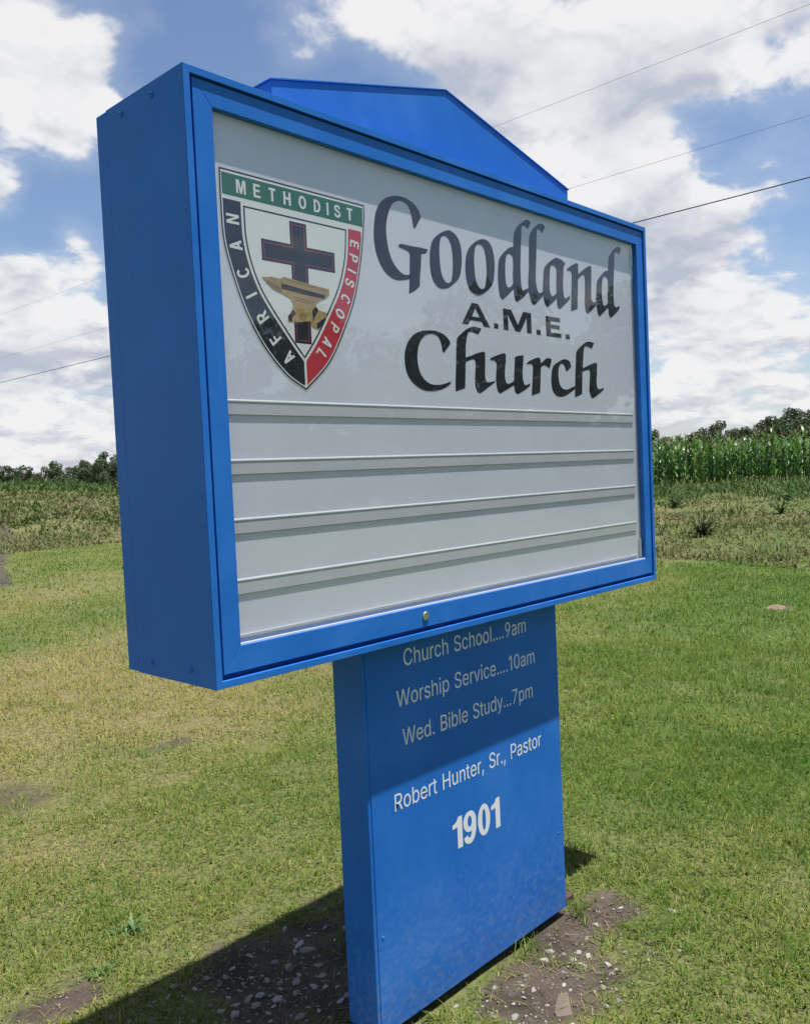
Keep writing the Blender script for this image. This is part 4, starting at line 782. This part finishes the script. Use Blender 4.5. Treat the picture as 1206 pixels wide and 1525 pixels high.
# ---- post cover
PX0, PX1, PY0, PY1, PZ0 = .524, 1.470, .083, .203, .026
bm = bmesh.new(); add_box(bm, PX0, PX1, PY0 + .0012, PY1, PZ0, ZB + .012, .003)
post = part('post', bm, M['blue'])
part('front_sheet', B(PX0 + .012, PX1 + .002, PY0 - .0012, PY0 + .006, PZ0 - .004, ZB - .001, bevel=.0012), M['blue'], post)
for (x, z) in ((PX0 + .032, 1.02), (PX0 + .032, .30), (PX1 - .03, 1.02), (PX1 - .03, .30)):
    b2 = bmesh.new(); add_cyl(b2, (x, PY0 - .001, z), (0, -1, 0), .004, .0022, 10, dome=1); part('screw', b2, M['blue'], post)
TY = PY0 - .0012 - .0003
def line(txt, x0, x1, z, cap, grow=0.0):
    kx = (x1 - x0) / text_width(txt); x = x0
    for word in txt.split(' '):
        wd = text_width(word) * kx
        part('lettering', flat_mesh('lettering', text_conts(word, x, x + wd, z, cap), TY, grow or .0005), M['letter_white'], post)
        x += wd + .248 * kx
line('Church School....9am', .686, 1.294, 1.043, .0485)
line('Worship Service....10am', .652, 1.338, .930, .0480)
line('Wed. Bible Study...7pm', .670, 1.320, .8155, .0480)
line('Robert Hunter, Sr., Pastor', .622, 1.356, .6365, .0490)
for c, x in zip('1901', (.8945, .9540, 1.0255, 1.0860)):
    cs = BOLD[c]; xs = [p[0] for q in cs for p in q]; mid = (min(xs) + max(xs)) / 2
    part('numeral', flat_mesh('numeral', [[(x + (px - mid) * .112, .435 + pz * .0985) for px, pz in q] for q in cs], TY), M['letter_white'], post)
bm = bmesh.new(); add_box(bm, PX0 + .02, 1.575, PY0 + .030, PY1 - .02, -.06, PZ0 - .006, .004)
part('base_plate', bm, M['rust'])

# ------------------------------------------------------------------ lawn grass
def in_view(x, y, ang=36, back=.0):
    dx = x - CAM.x; dy = y - CAM.y
    a = np.degrees(np.arctan2(dx, dy)) - math.degrees(YAW)
    return np.abs((a + 180) % 360 - 180) < ang

def scatter(r0, r1, per_m2, ang=36):
    """random points in the part of a ring round the camera that lies in front of it"""
    th = math.radians(ang); area = th * (r1 ** 2 - r0 ** 2); n = int(area * per_m2)
    r = np.sqrt(RNG.random(n) * (r1 ** 2 - r0 ** 2) + r0 ** 2); a = YAW + (RNG.random(n) * 2 - 1) * th
    return CAM.x + r * np.sin(a), CAM.y + r * np.cos(a)

def blades(x, y, z, length, width, lean, tint, curl=.5):
    n = len(x); az = RNG.random(n) * 2 * np.pi
    ux, uy = np.cos(az), np.sin(az); px, py = -uy, ux
    # facing of the blade is twisted a little off its lean
    tw = (RNG.random(n) - .5) * 1.6; wx, wy = px * np.cos(tw) + ux * np.sin(tw), py * np.cos(tw) + uy * np.sin(tw)
    l1 = lean; l2 = np.minimum(lean + curl * (.4 + RNG.random(n)), 1.75)
    h1, d1 = length * .5 * np.cos(l1), length * .5 * np.sin(l1)
    h2, d2 = h1 + length * .5 * np.cos(l2), d1 + length * .5 * np.sin(l2)
    w = width / 2
    V = np.empty((n, 5, 3), np.float32)
    V[:, 0] = np.stack([x - wx * w, y - wy * w, z - .004], 1); V[:, 1] = np.stack([x + wx * w, y + wy * w, z - .004], 1)
    V[:, 2] = np.stack([x + ux * d1 - wx * w * .85, y + uy * d1 - wy * w * .85, z + h1], 1)
    V[:, 3] = np.stack([x + ux * d1 + wx * w * .85, y + uy * d1 + wy * w * .85, z + h1], 1)
    V[:, 4] = np.stack([x + ux * d2, y + uy * d2, z + np.maximum(h2, .003)], 1)
    b = (np.arange(n) * 5)[:, None]
    F = np.concatenate([b + 0, b + 1, b + 3, b + 2, b + 2, b + 3, b + 4], 1).ravel()
    S = np.tile([4, 3], n)
    T = np.repeat(tint, 5)
    return V.reshape(-1, 3), F, S, T

def merge(parts):
    V = []; F = []; S = []; T = []; o = 0
    for v, f, s, t in parts:
        V.append(v); F.append(f + o); S.append(s); T.append(t); o += len(v)
    return np.concatenate(V), np.concatenate(F), np.concatenate(S), np.concatenate(T)

lawn = []
for (r0, r1, dens, ls, ws) in ((1.6, 3.4, 11500, 1.0, 1.0), (3.4, 5.2, 8200, 1.0, 1.1), (5.2, 8.0, 3900, 1.1, 1.5), (8.0, 13.5, 1250, 1.2, 2.4), (13.5, 24.0, 330, 1.5, 4.5)):
    x, y = scatter(r0, r1, dens)
    soil = soil_mask(x, y); dry = dry_mask(x, y)
    tuft = fbm(x, y, 5.5, 70, 3)
    keep = RNG.random(len(x)) < np.clip(1.10 - 1.35 * soil + .70 * tuft - .24 * dry, .0, 1)
    keep &= ~((x > PX0 - .02) & (x < PX1 + .03) & (y > PY0 - .02) & (y < PY1 + .02)) & (x < 11.6 + .3 * fbm(x, y, .8, 71, 2) + .2 * (y - 3.5) * (y < 6))
    x, y, soil, dry, tuft = x[keep], y[keep], soil[keep], dry[keep], tuft[keep]
    n = len(x)
    L = ls * (.022 + .030 * RNG.random(n) ** 1.5) * (1 + .55 * tuft) * (1 - .35 * np.clip(soil, 0, 1)) * (1 + .45 * sstep(1.2, 3.5, x - .6 * y))
    wd = ws * (.0022 + .0030 * RNG.random(n))
    lean = .25 + 1.05 * RNG.random(n)
    tint = np.clip(.22 + .62 * dry + .26 * fbm(x, y, 2.6, 72, 3) + RNG.normal(0, .14, n), 0, 1)
    tint = np.where(RNG.random(n) < .05 + .15 * dry, np.clip(tint + .4, 0, 1), tint)
    lawn.append(blades(x, y, hz(x, y), L, wd, lean, tint))
n = 1500
side = RNG.random(n); x = np.where(side < .45, RNG.uniform(PX1 + .01, PX1 + .16, n), np.where(side < .8, RNG.uniform(PX0 - .12, PX0 - .004, n), RNG.uniform(PX0, PX1, n)))
y = np.where(side < .8, RNG.uniform(PY0 - .05, PY1 + .12, n), PY0 - .02 - .10 * RNG.random(n) ** 2)
keep = fbm(x, y, 7.0, 77, 2) > .02; x, y = x[keep], y[keep]; n = len(x)
lawn.append(blades(x, y, hz(x, y), .04 + .07 * RNG.random(n) ** 1.5, .0022 + .0025 * RNG.random(n), .15 + .8 * RNG.random(n), np.clip(RNG.normal(.42, .25, n), 0, 1)))
v, f_, s_, t_ = merge(lawn)
print('lawn blades', len(s_) // 2)
tag(link('grass', np_mesh('grass', v, f_, s_, dict(tint=t_)), M['grass']), 'short patchy lawn grass growing round the sign', 'grass', kind='stuff')

# coarse dry weeds on the bank and in the far field
wd_parts = []
for (r0, r1, dens) in ((9.5, 18, 420), (18, 31, 200), (31, 48, 100), (48, 75, 50)):
    x, y = scatter(r0, r1, dens, 33)
    bank = (x > 11.6 + .35 * fbm(x, y, .7, 73, 3) + .2 * (y - 3.5) * (y < 6)) & (x < 27.2)
    field = (y - .12 * x > 19 + 1.5 * fbm(x, y, .15, 74, 2)) & (x <= 11.6)
    far = (r0 > 30) & (x <= 27)
    cl = fbm(x, y, .55, 75, 3)
    keep = (bank | field | far) & (RNG.random(len(x)) < np.clip(.75 + .9 * cl, .15, 1))
    x, y, cl = x[keep], y[keep], cl[keep]; n = len(x)
    grow = 1 + 1.3 * sstep(20, 25.5, x)
    L = (.06 + .13 * RNG.random(n) ** 2) * (1 + .8 * cl) * grow * (1 + (r0 > 30) * 1.0)
    W_ = (.012 + .018 * RNG.random(n)) * (1 + (r0 > 17) * .6 + (r0 > 30) * 1.6 + (r0 > 45) * 1.5)
    tint = np.clip(.48 + .50 * fbm(x, y, .5, 76, 3) + RNG.normal(0, .2, n) - .40 * sstep(18, 24, x) + .22 * (x <= 11.6), 0, 1)
    wd_parts.append(blades(x, y, hz(x, y), L, W_, .2 + 1.25 * RNG.random(n), tint, .7))
v, f_, s_, t_ = merge(wd_parts)
print('weed blades', len(s_) // 2)
tag(link('weeds', np_mesh('weeds', v, f_, s_, dict(tint=t_)), M['weeds']), 'rough dry weeds covering the bank and the far field', 'weeds', kind='stuff')

# ------------------------------------------------------------------ leafy plants
def leaf_strip(base, az, length, width, el0, droop, seg=5, tint=.5, fold=.0):
    """an arching tapered blade; returns verts, faces"""
    V = []; F = []; p = np.array(base, float); el = el0; step = length / seg
    side = np.array((-math.sin(az), math.cos(az), 0))
    for k in range(seg + 1):
        u = k / seg
        w = width * (min(1, .55 + 1.6 * u) if u < .35 else (1 - ((u - .35) / .65) ** 1.8)) * .5
        V.append(p - side * w); V.append(p + side * w)
        d_ = np.array((math.cos(az) * math.cos(el), math.sin(az) * math.cos(el), math.sin(el)))
        p = p + d_ * step; el -= droop / seg * (.5 + u)
    for k in range(seg): F.append((2 * k, 2 * k + 1, 2 * k + 3, 2 * k + 2))
    return V, F, [tint] * len(V)

class LB:
    def __init__(s): s.V = []; s.F = []; s.T = []; s.MI = []
    def add(s, vft, mi=0):
        v, f, t = vft; o = len(s.V); s.V += list(v); s.F += [tuple(i + o for i in q) for q in f]; s.T += list(t); s.MI += [mi] * len(f)
    def tube(s, pts, r0, r1, seg=5, tint=.3, mi=0):
        rings = []; n = len(pts)
        for k, p in enumerate(pts):
            r = r0 + (r1 - r0) * k / (n - 1); p = np.array(p, float)
            t_ = np.array(pts[min(k + 1, n - 1)], float) - np.array(pts[max(k - 1, 0)], float); t_ /= np.linalg.norm(t_) + 1e-9
            u = np.cross(t_, (0, 0, 1) if abs(t_[2]) < .9 else (1, 0, 0)); u /= np.linalg.norm(u); w = np.cross(t_, u)
            rings.append([p + r * (u * math.cos(2 * math.pi * j / seg) + w * math.sin(2 * math.pi * j / seg)) for j in range(seg)])
        V = [q for r in rings for q in r]; F = []
        for k in range(n - 1):
            for j in range(seg): F.append((k * seg + j, k * seg + (j + 1) % seg, (k + 1) * seg + (j + 1) % seg, (k + 1) * seg + j))
        s.add((V, F, [tint] * len(V)), mi)
    def mesh(s, name, mats, smooth=True):
        me = np_mesh(name, np.array(s.V), [i for q in s.F for i in q], [len(q) for q in s.F], dict(tint=np.array(s.T)), smooth, s.MI)
        for m in mats: me.materials.append(m)
        return me

def corn_builder(seed, cheap=False):
    r = random.Random(seed); b = LB(); H = r.uniform(1.15, 1.52)
    tilt = (r.uniform(-.05, .05), r.uniform(-.05, .05))
    top = (tilt[0], tilt[1], H)
    b.tube([(0, 0, -.03), (tilt[0] * .4, tilt[1] * .4, H * .5), top], .016, .008, 4 if cheap else 5, .3, 0)
    a0 = r.uniform(0, 6.28); nl = 7 if cheap else 11
    for k in range(nl):
        u = (k + .6) / nl; z = H * (.10 + .80 * u)
        az = a0 + (k % 2) * math.pi + r.uniform(-.45, .45)
        L = (.72 - .35 * abs(u - .5)) * r.uniform(.8, 1.15)
        b.add(leaf_strip((tilt[0] * u, tilt[1] * u, z), az, L, .075 * r.uniform(.8, 1.2), r.uniform(.95, 1.25), r.uniform(1.5, 2.7), 4 if cheap else 6, min(1, max(0, r.gauss(.38 + .15 * u, .16)))))
    for k in range(3 if cheap else 6):
        az = r.uniform(0, 6.28)
        b.add(leaf_strip(top, az, r.uniform(.16, .26), .018, r.uniform(.9, 1.5), .7, 2, r.random()), 1)
    return b
CMATS = [M['corn'], M['tassel']]
corn_meshes = [corn_builder(100 + k).mesh('corn_plant', CMATS) for k in range(7)]
k_ = 0
for row in range(5):
    x0 = 27.0 + row * .74
    y = 3.2 + random.random() * .2
    while y < 17.5:
        x = x0 + random.uniform(-.06, .06)
        o = link('corn_plant', corn_meshes[random.randrange(7)], None, None, (x, y, float(hz(x, y)) - .02))
        o.rotation_euler = (random.uniform(-.05, .05), random.uniform(-.05, .05), random.uniform(0, 6.28))
        s = random.uniform(.86, 1.14); o.scale = (s, s, s * random.uniform(.95, 1.06))
        tag(o, 'tall green corn plant in the front rows behind the weedy bank', 'corn', 'corn plants in the front rows')
        k_ += 1; y += random.uniform(.21, .29)
print('corn plants', k_)
cheap = [corn_builder(200 + k, True) for k in range(5)]
cb = []
for b in cheap: cb.append((np.array(b.V), b.F, np.array(b.T), np.array(b.MI)))
V = []; F = []; S = []; T = []; MI = []; o_ = 0
def plant_field(x, y, sc):
    global o_
    v, f, t, mi = cb[random.randrange(5)]
    a = random.uniform(0, 6.28); c, s = math.cos(a), math.sin(a)
    vv = np.stack([(v[:, 0] * c - v[:, 1] * s) * sc + x, (v[:, 0] * s + v[:, 1] * c) * sc + y, v[:, 2] * sc + float(hz(x, y)) - .02], 1)
    V.append(vv); T.append(t); MI.append(mi)
    for q in f: F.extend(i + o_ for i in q); S.append(len(q))
    o_ += len(v)
for row in range(26):
    x = 27.0 + row * .74; y = (17.6 if row < 5 else 1.0) + random.random() * .3
    yend = 40 if row < 8 else 30
    while y < yend:
        if row >= 5 or y > 17.5: plant_field(x + random.uniform(-.06, .06), y, random.uniform(.88, 1.16))
        y += random.uniform(.24, .36) * (1 if row < 9 else 1.6)
cm = np_mesh('corn_field', np.concatenate(V), F, S, dict(tint=np.concatenate(T)), True, np.concatenate(MI))
for m in CMATS: cm.materials.append(m)
tag(link('corn_field', cm), 'dense corn rows filling the field behind the front rows', 'corn', kind='stuff')

# ------------------------------------------------------------------ trees beyond the field
def tree_meshes(seed, kind):
    r = np.random.default_rng(seed); rr = random.Random(seed)
    H = 1.0
    tb = LB(); th = .34 if kind != 'slim' else .22
    sway = [(rr.uniform(-.02, .02) * k, rr.uniform(-.02, .02) * k, -.02 + .30 * k) for k in range(4)]
    tb.tube(sway, .030, .008, 6, .5)
    lobes = []
    nl = dict(round=13, slim=11, broad=16)[kind]
    for k in range(nl):
        u = (k + .5) / nl; z = th * .35 + (1 - th * .35) * u * .92
        spread = dict(round=.33, slim=.17, broad=.45)[kind] * math.sin(math.pi * min(1, .22 + .74 * u)) ** .8
        a = rr.uniform(0, 6.28); d_ = spread * rr.uniform(.3, 1.0)
        lobes.append((math.cos(a) * d_, math.sin(a) * d_, z, rr.uniform(.10, .17) * (1.15 - .45 * u) * (1.25 if kind == 'broad' else 1)))
        p0 = np.array(sway[min(3, 1 + int(u * 2))]); p1 = np.array(lobes[-1][:3])
        tb.tube([p0, (p0 + p1) / 2 + (0, 0, .02), p1], .010, .003, 4, .5)
    V = []; T = []
    for (cx, cy, cz, rad) in lobes:
        n = int(330 * (rad / .14) ** 2)
        d_ = r.normal(size=(n, 3)); d_ /= np.linalg.norm(d_, axis=1)[:, None]
        rad_ = rad * (.45 + .62 * r.random(n) ** .5) * (1 + .25 * np.sin(d_[:, 0] * 5 + cx * 30) * np.sin(d_[:, 1] * 5 + cy * 30))
        c = np.array((cx, cy, cz)) + d_ * rad_[:, None] * (1, 1, .82)
        nn = d_ * .6 + r.normal(size=(n, 3)) * .7 + (0, 0, .35); nn /= np.linalg.norm(nn, axis=1)[:, None]
        u = np.cross(nn, r.normal(size=(n, 3))); u /= np.linalg.norm(u, axis=1)[:, None]; w = np.cross(nn, u)
        sz = (.014 + .016 * r.random(n))[:, None]
        q = np.stack([c - u * sz, c - w * sz * .6, c + u * sz, c + w * sz * .6], 1)
        V.append(q.reshape(-1, 3)); T.append(np.repeat(np.clip(.45 + r.normal(0, .2, n) + .25 * (d_[:, 2]), 0, 1), 4) if False else np.repeat(np.clip(.45 + r.normal(0, .24, n), 0, 1), 4))
    V = np.concatenate(V); n = len(V) // 4
    cr = np_mesh('crown', V, np.arange(n * 4), np.full(n, 4), dict(tint=np.concatenate(T)))
    cr.materials.append(M['leaf'])
    return tb.mesh('trunk', [M['bark']]), cr
KINDS = ['round', 'slim', 'broad', 'round', 'slim', 'broad']
tms = [tree_meshes(300 + k, kd) for k, kd in enumerate(KINDS)]
TL = {'round': 'dark rounded tree in the distant tree line beyond the field', 'slim': 'slender upright tree in the distant tree line beyond the field', 'broad': 'broad spreading tree in the distant tree line beyond the field'}
def plant_tree(az_deg, dist, H, k):
    a = YAW + math.radians(az_deg); x = CAM.x + dist * math.sin(a); y = CAM.y + dist * math.cos(a)
    t = empty('tree', (x, y, float(hz(x, y)) - .1))
    t.scale = (H * random.uniform(.9, 1.15), H * random.uniform(.9, 1.15), H); t.rotation_euler = (0, 0, random.uniform(0, 6.28))
    kd = KINDS[k]
    tag(t, TL[kd], 'tree', kd + ' trees of the distant tree line')
    link('trunk', tms[k][0], None, t); link('crown', tms[k][1], None, t)
az = -31.0
while az < 32:
    # crowns stand taller towards the right-hand end of the line
    base = 3.7 + 1.0 * float(sstep(8, 14, az)) + 1.5 * float(sstep(16, 27, az)) + .9 * float(np.exp(-((az + 18.5) / 1.2) ** 2))
    k = random.choice([0, 1, 2, 3, 4, 5, 0, 3, 2] if az > 0 else [2, 5, 2, 5, 0])
    h = base * random.uniform(.80, 1.16) * (1.12 if KINDS[k] == 'slim' else 1)
    plant_tree(az, random.uniform(98, 122), h, k)
    az += random.uniform(.6, 1.0)
az = -30.0
while az < 31:                                            # a second rank closes the gaps below
    plant_tree(az, random.uniform(124, 140), (3.8 + .8 * float(sstep(8, 14, az)) + 1.3 * float(sstep(16, 27, az))) * random.uniform(.85, 1.1), random.choice([2, 5, 0, 3]))
    az += random.uniform(.7, 1.1)

# trees added outside the view, only to be mirrored in the sign window
for th, dist, H, k in ((-14, 25, 4.6, 2), (-21, 23, 5.6, 0), (-26, 26, 6.4, 5), (-32, 22, 4.9, 3), (-36, 24, 6.6, 2), (-42, 21, 5.2, 0), (-47, 23, 6.2, 5), (-53, 20, 4.6, 3), (-58, 22, 6.3, 2), (-65, 20, 5.4, 0), (-72, 22, 6.0, 5)):
    x = dist * math.cos(math.radians(th)); y = dist * math.sin(math.radians(th))
    t = empty('tree', (x, y, 0)); t.scale = (H, H, H); t.rotation_euler = (0, 0, th * 1.7)
    t.location.z = float(hz(x, y)) - .1
    tag(t, 'leafy tree added out of view for the sign window to mirror', 'tree', 'added out-of-view trees mirrored in the sign window')
    link('trunk', tms[k][0], None, t); link('crown', tms[k][1], None, t)

# ------------------------------------------------------------------ stones in the fill round the post
def stone_mesh(seed):
    r = random.Random(seed); bm = bmesh.new(); bmesh.ops.create_icosphere(bm, subdivisions=2, radius=1.15)
    planes = [(Vector((r.gauss(0, 1), r.gauss(0, 1), r.gauss(0, 1))).normalized(), r.uniform(.45, .8)) for _ in range(12)]
    for v in bm.verts:
        for n, d_ in planes:
            e = v.co.dot(n) - d_
            if e > 0: v.co -= n * e
    sx, sy, sz = r.uniform(.8, 1.5), r.uniform(.6, 1.0), r.uniform(.4, .7)
    for v in bm.verts: v.co = Vector((v.co.x * sx, v.co.y * sy, v.co.z * sz))
    return bm_mesh('stone', bm)
sms = [stone_mesh(500 + k) for k in range(12)]
placed = []
def put_stone(x, y, r, lab, grp):
    if PX0 - .03 - r < x < PX1 + .14 + r and PY0 - .02 - r < y < PY1 + .02 + r: return
    for (a, b, c) in placed:
        if math.hypot(a - x, b - y) < (c + r) * 1.0: return
    placed.append((x, y, r))
    k = random.randrange(12)
    for m in sms[k].materials: pass
    o = link('stone', sms[k], M['stone'], None, (x, y, float(hz(x, y)) + r * .05))
    o.scale = (r, r, r); o.rotation_euler = (random.uniform(-.3, .3), random.uniform(-.3, .3), random.uniform(0, 6.28))
    tag(o, lab, 'stone', grp)
A = ('pale grey stone lying in the shaded soil behind the blue post', 'stones in the shaded soil behind the post')
for _ in range(260):
    x = random.gauss(.38, .21); y = random.gauss(.55, .15)
    if y > .80: continue
    put_stone(x, y, .006 + .017 * random.random() ** 2, *A)
for _ in range(40):
    put_stone(random.uniform(.2, 1.0), random.uniform(.42, .80), .005 + .013 * random.random() ** 2, *A)
B_ = ('grey stone in the bare soil along the front of the blue post', 'stones along the front of the post')
for _ in range(150):
    put_stone(random.gauss(1.12, .28), random.gauss(-.12, .11), .005 + .013 * random.random() ** 2, *B_)
M['sandstone'] = principled('sandstone', (.2, .15, .1), .9, fn=lambda t, b, o: t._set(b.inputs['Base Color'], t.mix(t.noise(objco(t), 40, 6, .7), (.075, .06, .045), (.15, .12, .088))))
big = link('stone', stone_mesh(77), M['sandstone'], None, (1.02, -.20, float(hz(1.02, -.20)) + .002)); big.scale = (.075, .035, .022); big.rotation_euler = (.05, .1, .55)
tag(big, 'long flat tan stone half sunk in soil before the post', 'stone')

# crumbs of earth and fine gravel in the bare soil, too small and many to count
n = 26000
x = RNG.uniform(-.5, 2.2, n); y = RNG.uniform(-.75, 1.35, n)
sm = soil_mask(x, y); keep = (RNG.random(n) < np.clip(sm * 1.15 - .12, 0, 1) * np.clip(.55 + .8 * fbm(x, y, 3.0, 80, 3), .05, 1))
keep &= ~((x > PX0 - .01) & (x < 1.61) & (y > PY0 - .005) & (y < PY1 + .01))
x, y = x[keep], y[keep]; n = len(x)
oc = np.array([(1, 0, 0), (-1, 0, 0), (0, 1, 0), (0, -1, 0), (0, 0, 1), (0, 0, -1)], float)
of = np.array([(0, 2, 4), (2, 1, 4), (1, 3, 4), (3, 0, 4), (2, 0, 5), (1, 2, 5), (3, 1, 5), (0, 3, 5)])
r = .0012 + .0052 * RNG.random(n) ** 3
V = oc[None] * r[:, None, None] * RNG.uniform(.55, 1.3, (n, 6, 1))
a = RNG.random(n) * 6.28; c, s = np.cos(a)[:, None], np.sin(a)[:, None]
V = np.stack([V[:, :, 0] * c - V[:, :, 1] * s, V[:, :, 0] * s + V[:, :, 1] * c, V[:, :, 2] * .8], 2) + np.stack([x, y, hz(x, y) + r * .3], 1)[:, None]
F = (of[None] + (np.arange(n) * 6)[:, None, None]).ravel()
M['crumb'] = foliage('earth_crumbs', (.055, .042, .03), (.12, .095, .07), (.30, .28, .25), .9, 0.0)
tag(link('gravel', np_mesh('gravel', V.reshape(-1, 3), F, np.full(n * 8, 3), dict(tint=np.repeat(np.clip(RNG.random(n) ** 1.6 + (r > .0045) * .2, 0, 1), 6))), M['crumb']), 'fine gravel and crumbs of earth in the bare soil at the post', 'gravel', kind='stuff')
n = 5200
x = RNG.uniform(-.6, 2.6, n); y = RNG.uniform(-.9, 1.7, n); sm = soil_mask(x, y)
keep = (RNG.random(n) < np.clip(.25 + .5 * sm, 0, 1)) & ~((x > PX0 - .05) & (x < 1.65) & (y > PY0 - .05) & (y < PY1 + .05))
x, y = x[keep], y[keep]; n = len(x)
v, f_, s_, t_ = blades(x, y, hz(x, y) + .006, .02 + .05 * RNG.random(n), .0012 + .0016 * RNG.random(n), 1.3 + .25 * RNG.random(n), .78 + .22 * RNG.random(n), .15)
tag(link('dead_grass', np_mesh('dead_grass', v, f_, s_, dict(tint=t_)), M['grass']), 'dry straw and clippings strewn over the soil and turf', 'grass', kind='stuff')

# ------------------------------------------------------------------ single weeds and litter
def weed_mesh(seed, n, L, w, mat):
    r = random.Random(seed); b = LB()
    for k in range(n):
        b.add(leaf_strip((max(-.8, min(.8, r.gauss(0, .4))) * L, max(-.6, min(.6, r.gauss(0, .3))) * L, -.004), r.uniform(0, 6.28), L * r.uniform(.6, 1.1), w * r.uniform(.7, 1.2), r.uniform(.3, 1.2), r.uniform(.6, 1.8), 4, r.random()))
    return b.mesh('weed', [mat])
o = link('broadleaf_weed', weed_mesh(1, 46, .070, .013, M['broadleaf']), None, None, (.39, 1.22, float(hz(.39, 1.22))))
tag(o, 'low broad-leaved weed clump growing in the lawn by the shadow edge', 'weed')
o = link('broadleaf_weed', weed_mesh(2, 40, .045, .010, M['broadleaf']), None, None, (.20, 1.06, float(hz(.20, 1.06))))
tag(o, 'small weed tuft at the edge of the bare orange soil', 'weed')

def bush_mesh(seed, n, H):
    r = random.Random(seed); b = LB()
    for k in range(n):
        az = r.uniform(0, 6.28); le = r.uniform(.25, 1.0) * H; out = r.uniform(.15, .95) * H
        top = (math.cos(az) * out, math.sin(az) * out, le)
        b.tube([(0, 0, -.02), (top[0] * .4, top[1] * .4, le * .55), top], .006, .003, 4, .6)
        for j in range(11):
            u = r.uniform(.08, 1.0)
            b.add(leaf_strip((top[0] * u, top[1] * u, le * u), r.uniform(0, 6.28), H * r.uniform(.12, .26), H * r.uniform(.04, .08), r.uniform(-.2, .9), r.uniform(.2, 1.0), 3, min(1, max(0, r.gauss(.35, .25)))))
    return b.mesh('bush', [M['broadleaf']])
for i, (x, y, n, H, lab) in enumerate(((14.2, 5.35, 40, .48, 'dark leafy bush on the weedy bank close to the sign edge'), (20.5, 6.1, 12, .6, 'thin upright weed standing near the top of the bank'),
                                    (17.2, 5.0, 26, .42, 'bushy green weed low on the brown bank'), (16.6, 4.1, 22, .36, 'small dark weed on the bare part of the bank'), (19.0, 8.2, 16, .6, 'tall straggly weed rising beside the cornfield'))):
    o = link('bank_weed', bush_mesh(600 + i, n, H), None, None, (x, y, float(hz(x, y)))); tag(o, lab, 'weed')

# small heap of bare earth in the lawn
bm = bmesh.new(); bmesh.ops.create_icosphere(bm, subdivisions=4, radius=1)
for v_ in bm.verts:
    nz = float(fbm(v_.co.x * 3, v_.co.y * 3, 1.0, 90, 3)); v_.co = Vector((v_.co.x * .14 * (1 + .25 * nz), v_.co.y * .10 * (1 + .25 * nz), v_.co.z * .035 * (1 + .5 * nz)))
M['mound'] = principled('bare_earth', (.2, .15, .1), .95, fn=lambda t, b, o: (t._set(b.inputs['Base Color'], t.mix(t.noise(objco(t), 40, 5, .7), (.10, .07, .042), (.19, .14, .09))), bump(t, b, t.noise(objco(t), 60, 5, .7), .8, .01)))
tag(link('earth_mound', bm_mesh('earth_mound', bm, True), M['mound'], None, (8.16, 1.8, float(hz(8.16, 1.8)))), 'small low mound of bare brown earth in the green lawn', 'mound')

# ------------------------------------------------------------------ overhead wires along the road side
def wire(z, r, lab):
    b = LB(); pts = []
    for k in range(61):
        y = 1.5 + k * 1.3; u = (y - 28.5) / 45
        pts.append((18.9, y, z - .30 * (1 - u * u)))
    b.tube(pts, r, r, 6, .5)
    o = link('overhead_wire', b.mesh('overhead_wire', [M['wire']])); tag(o, lab, 'wire', None)
wire(7.75, .013, 'thick black cable, lowest of the overhead wires behind the sign')
wire(9.05, .0035, 'thin wire strung between the lowest cable and the top wire')
wire(11.35, .0035, 'thin wire, highest of the overhead wires behind the sign')
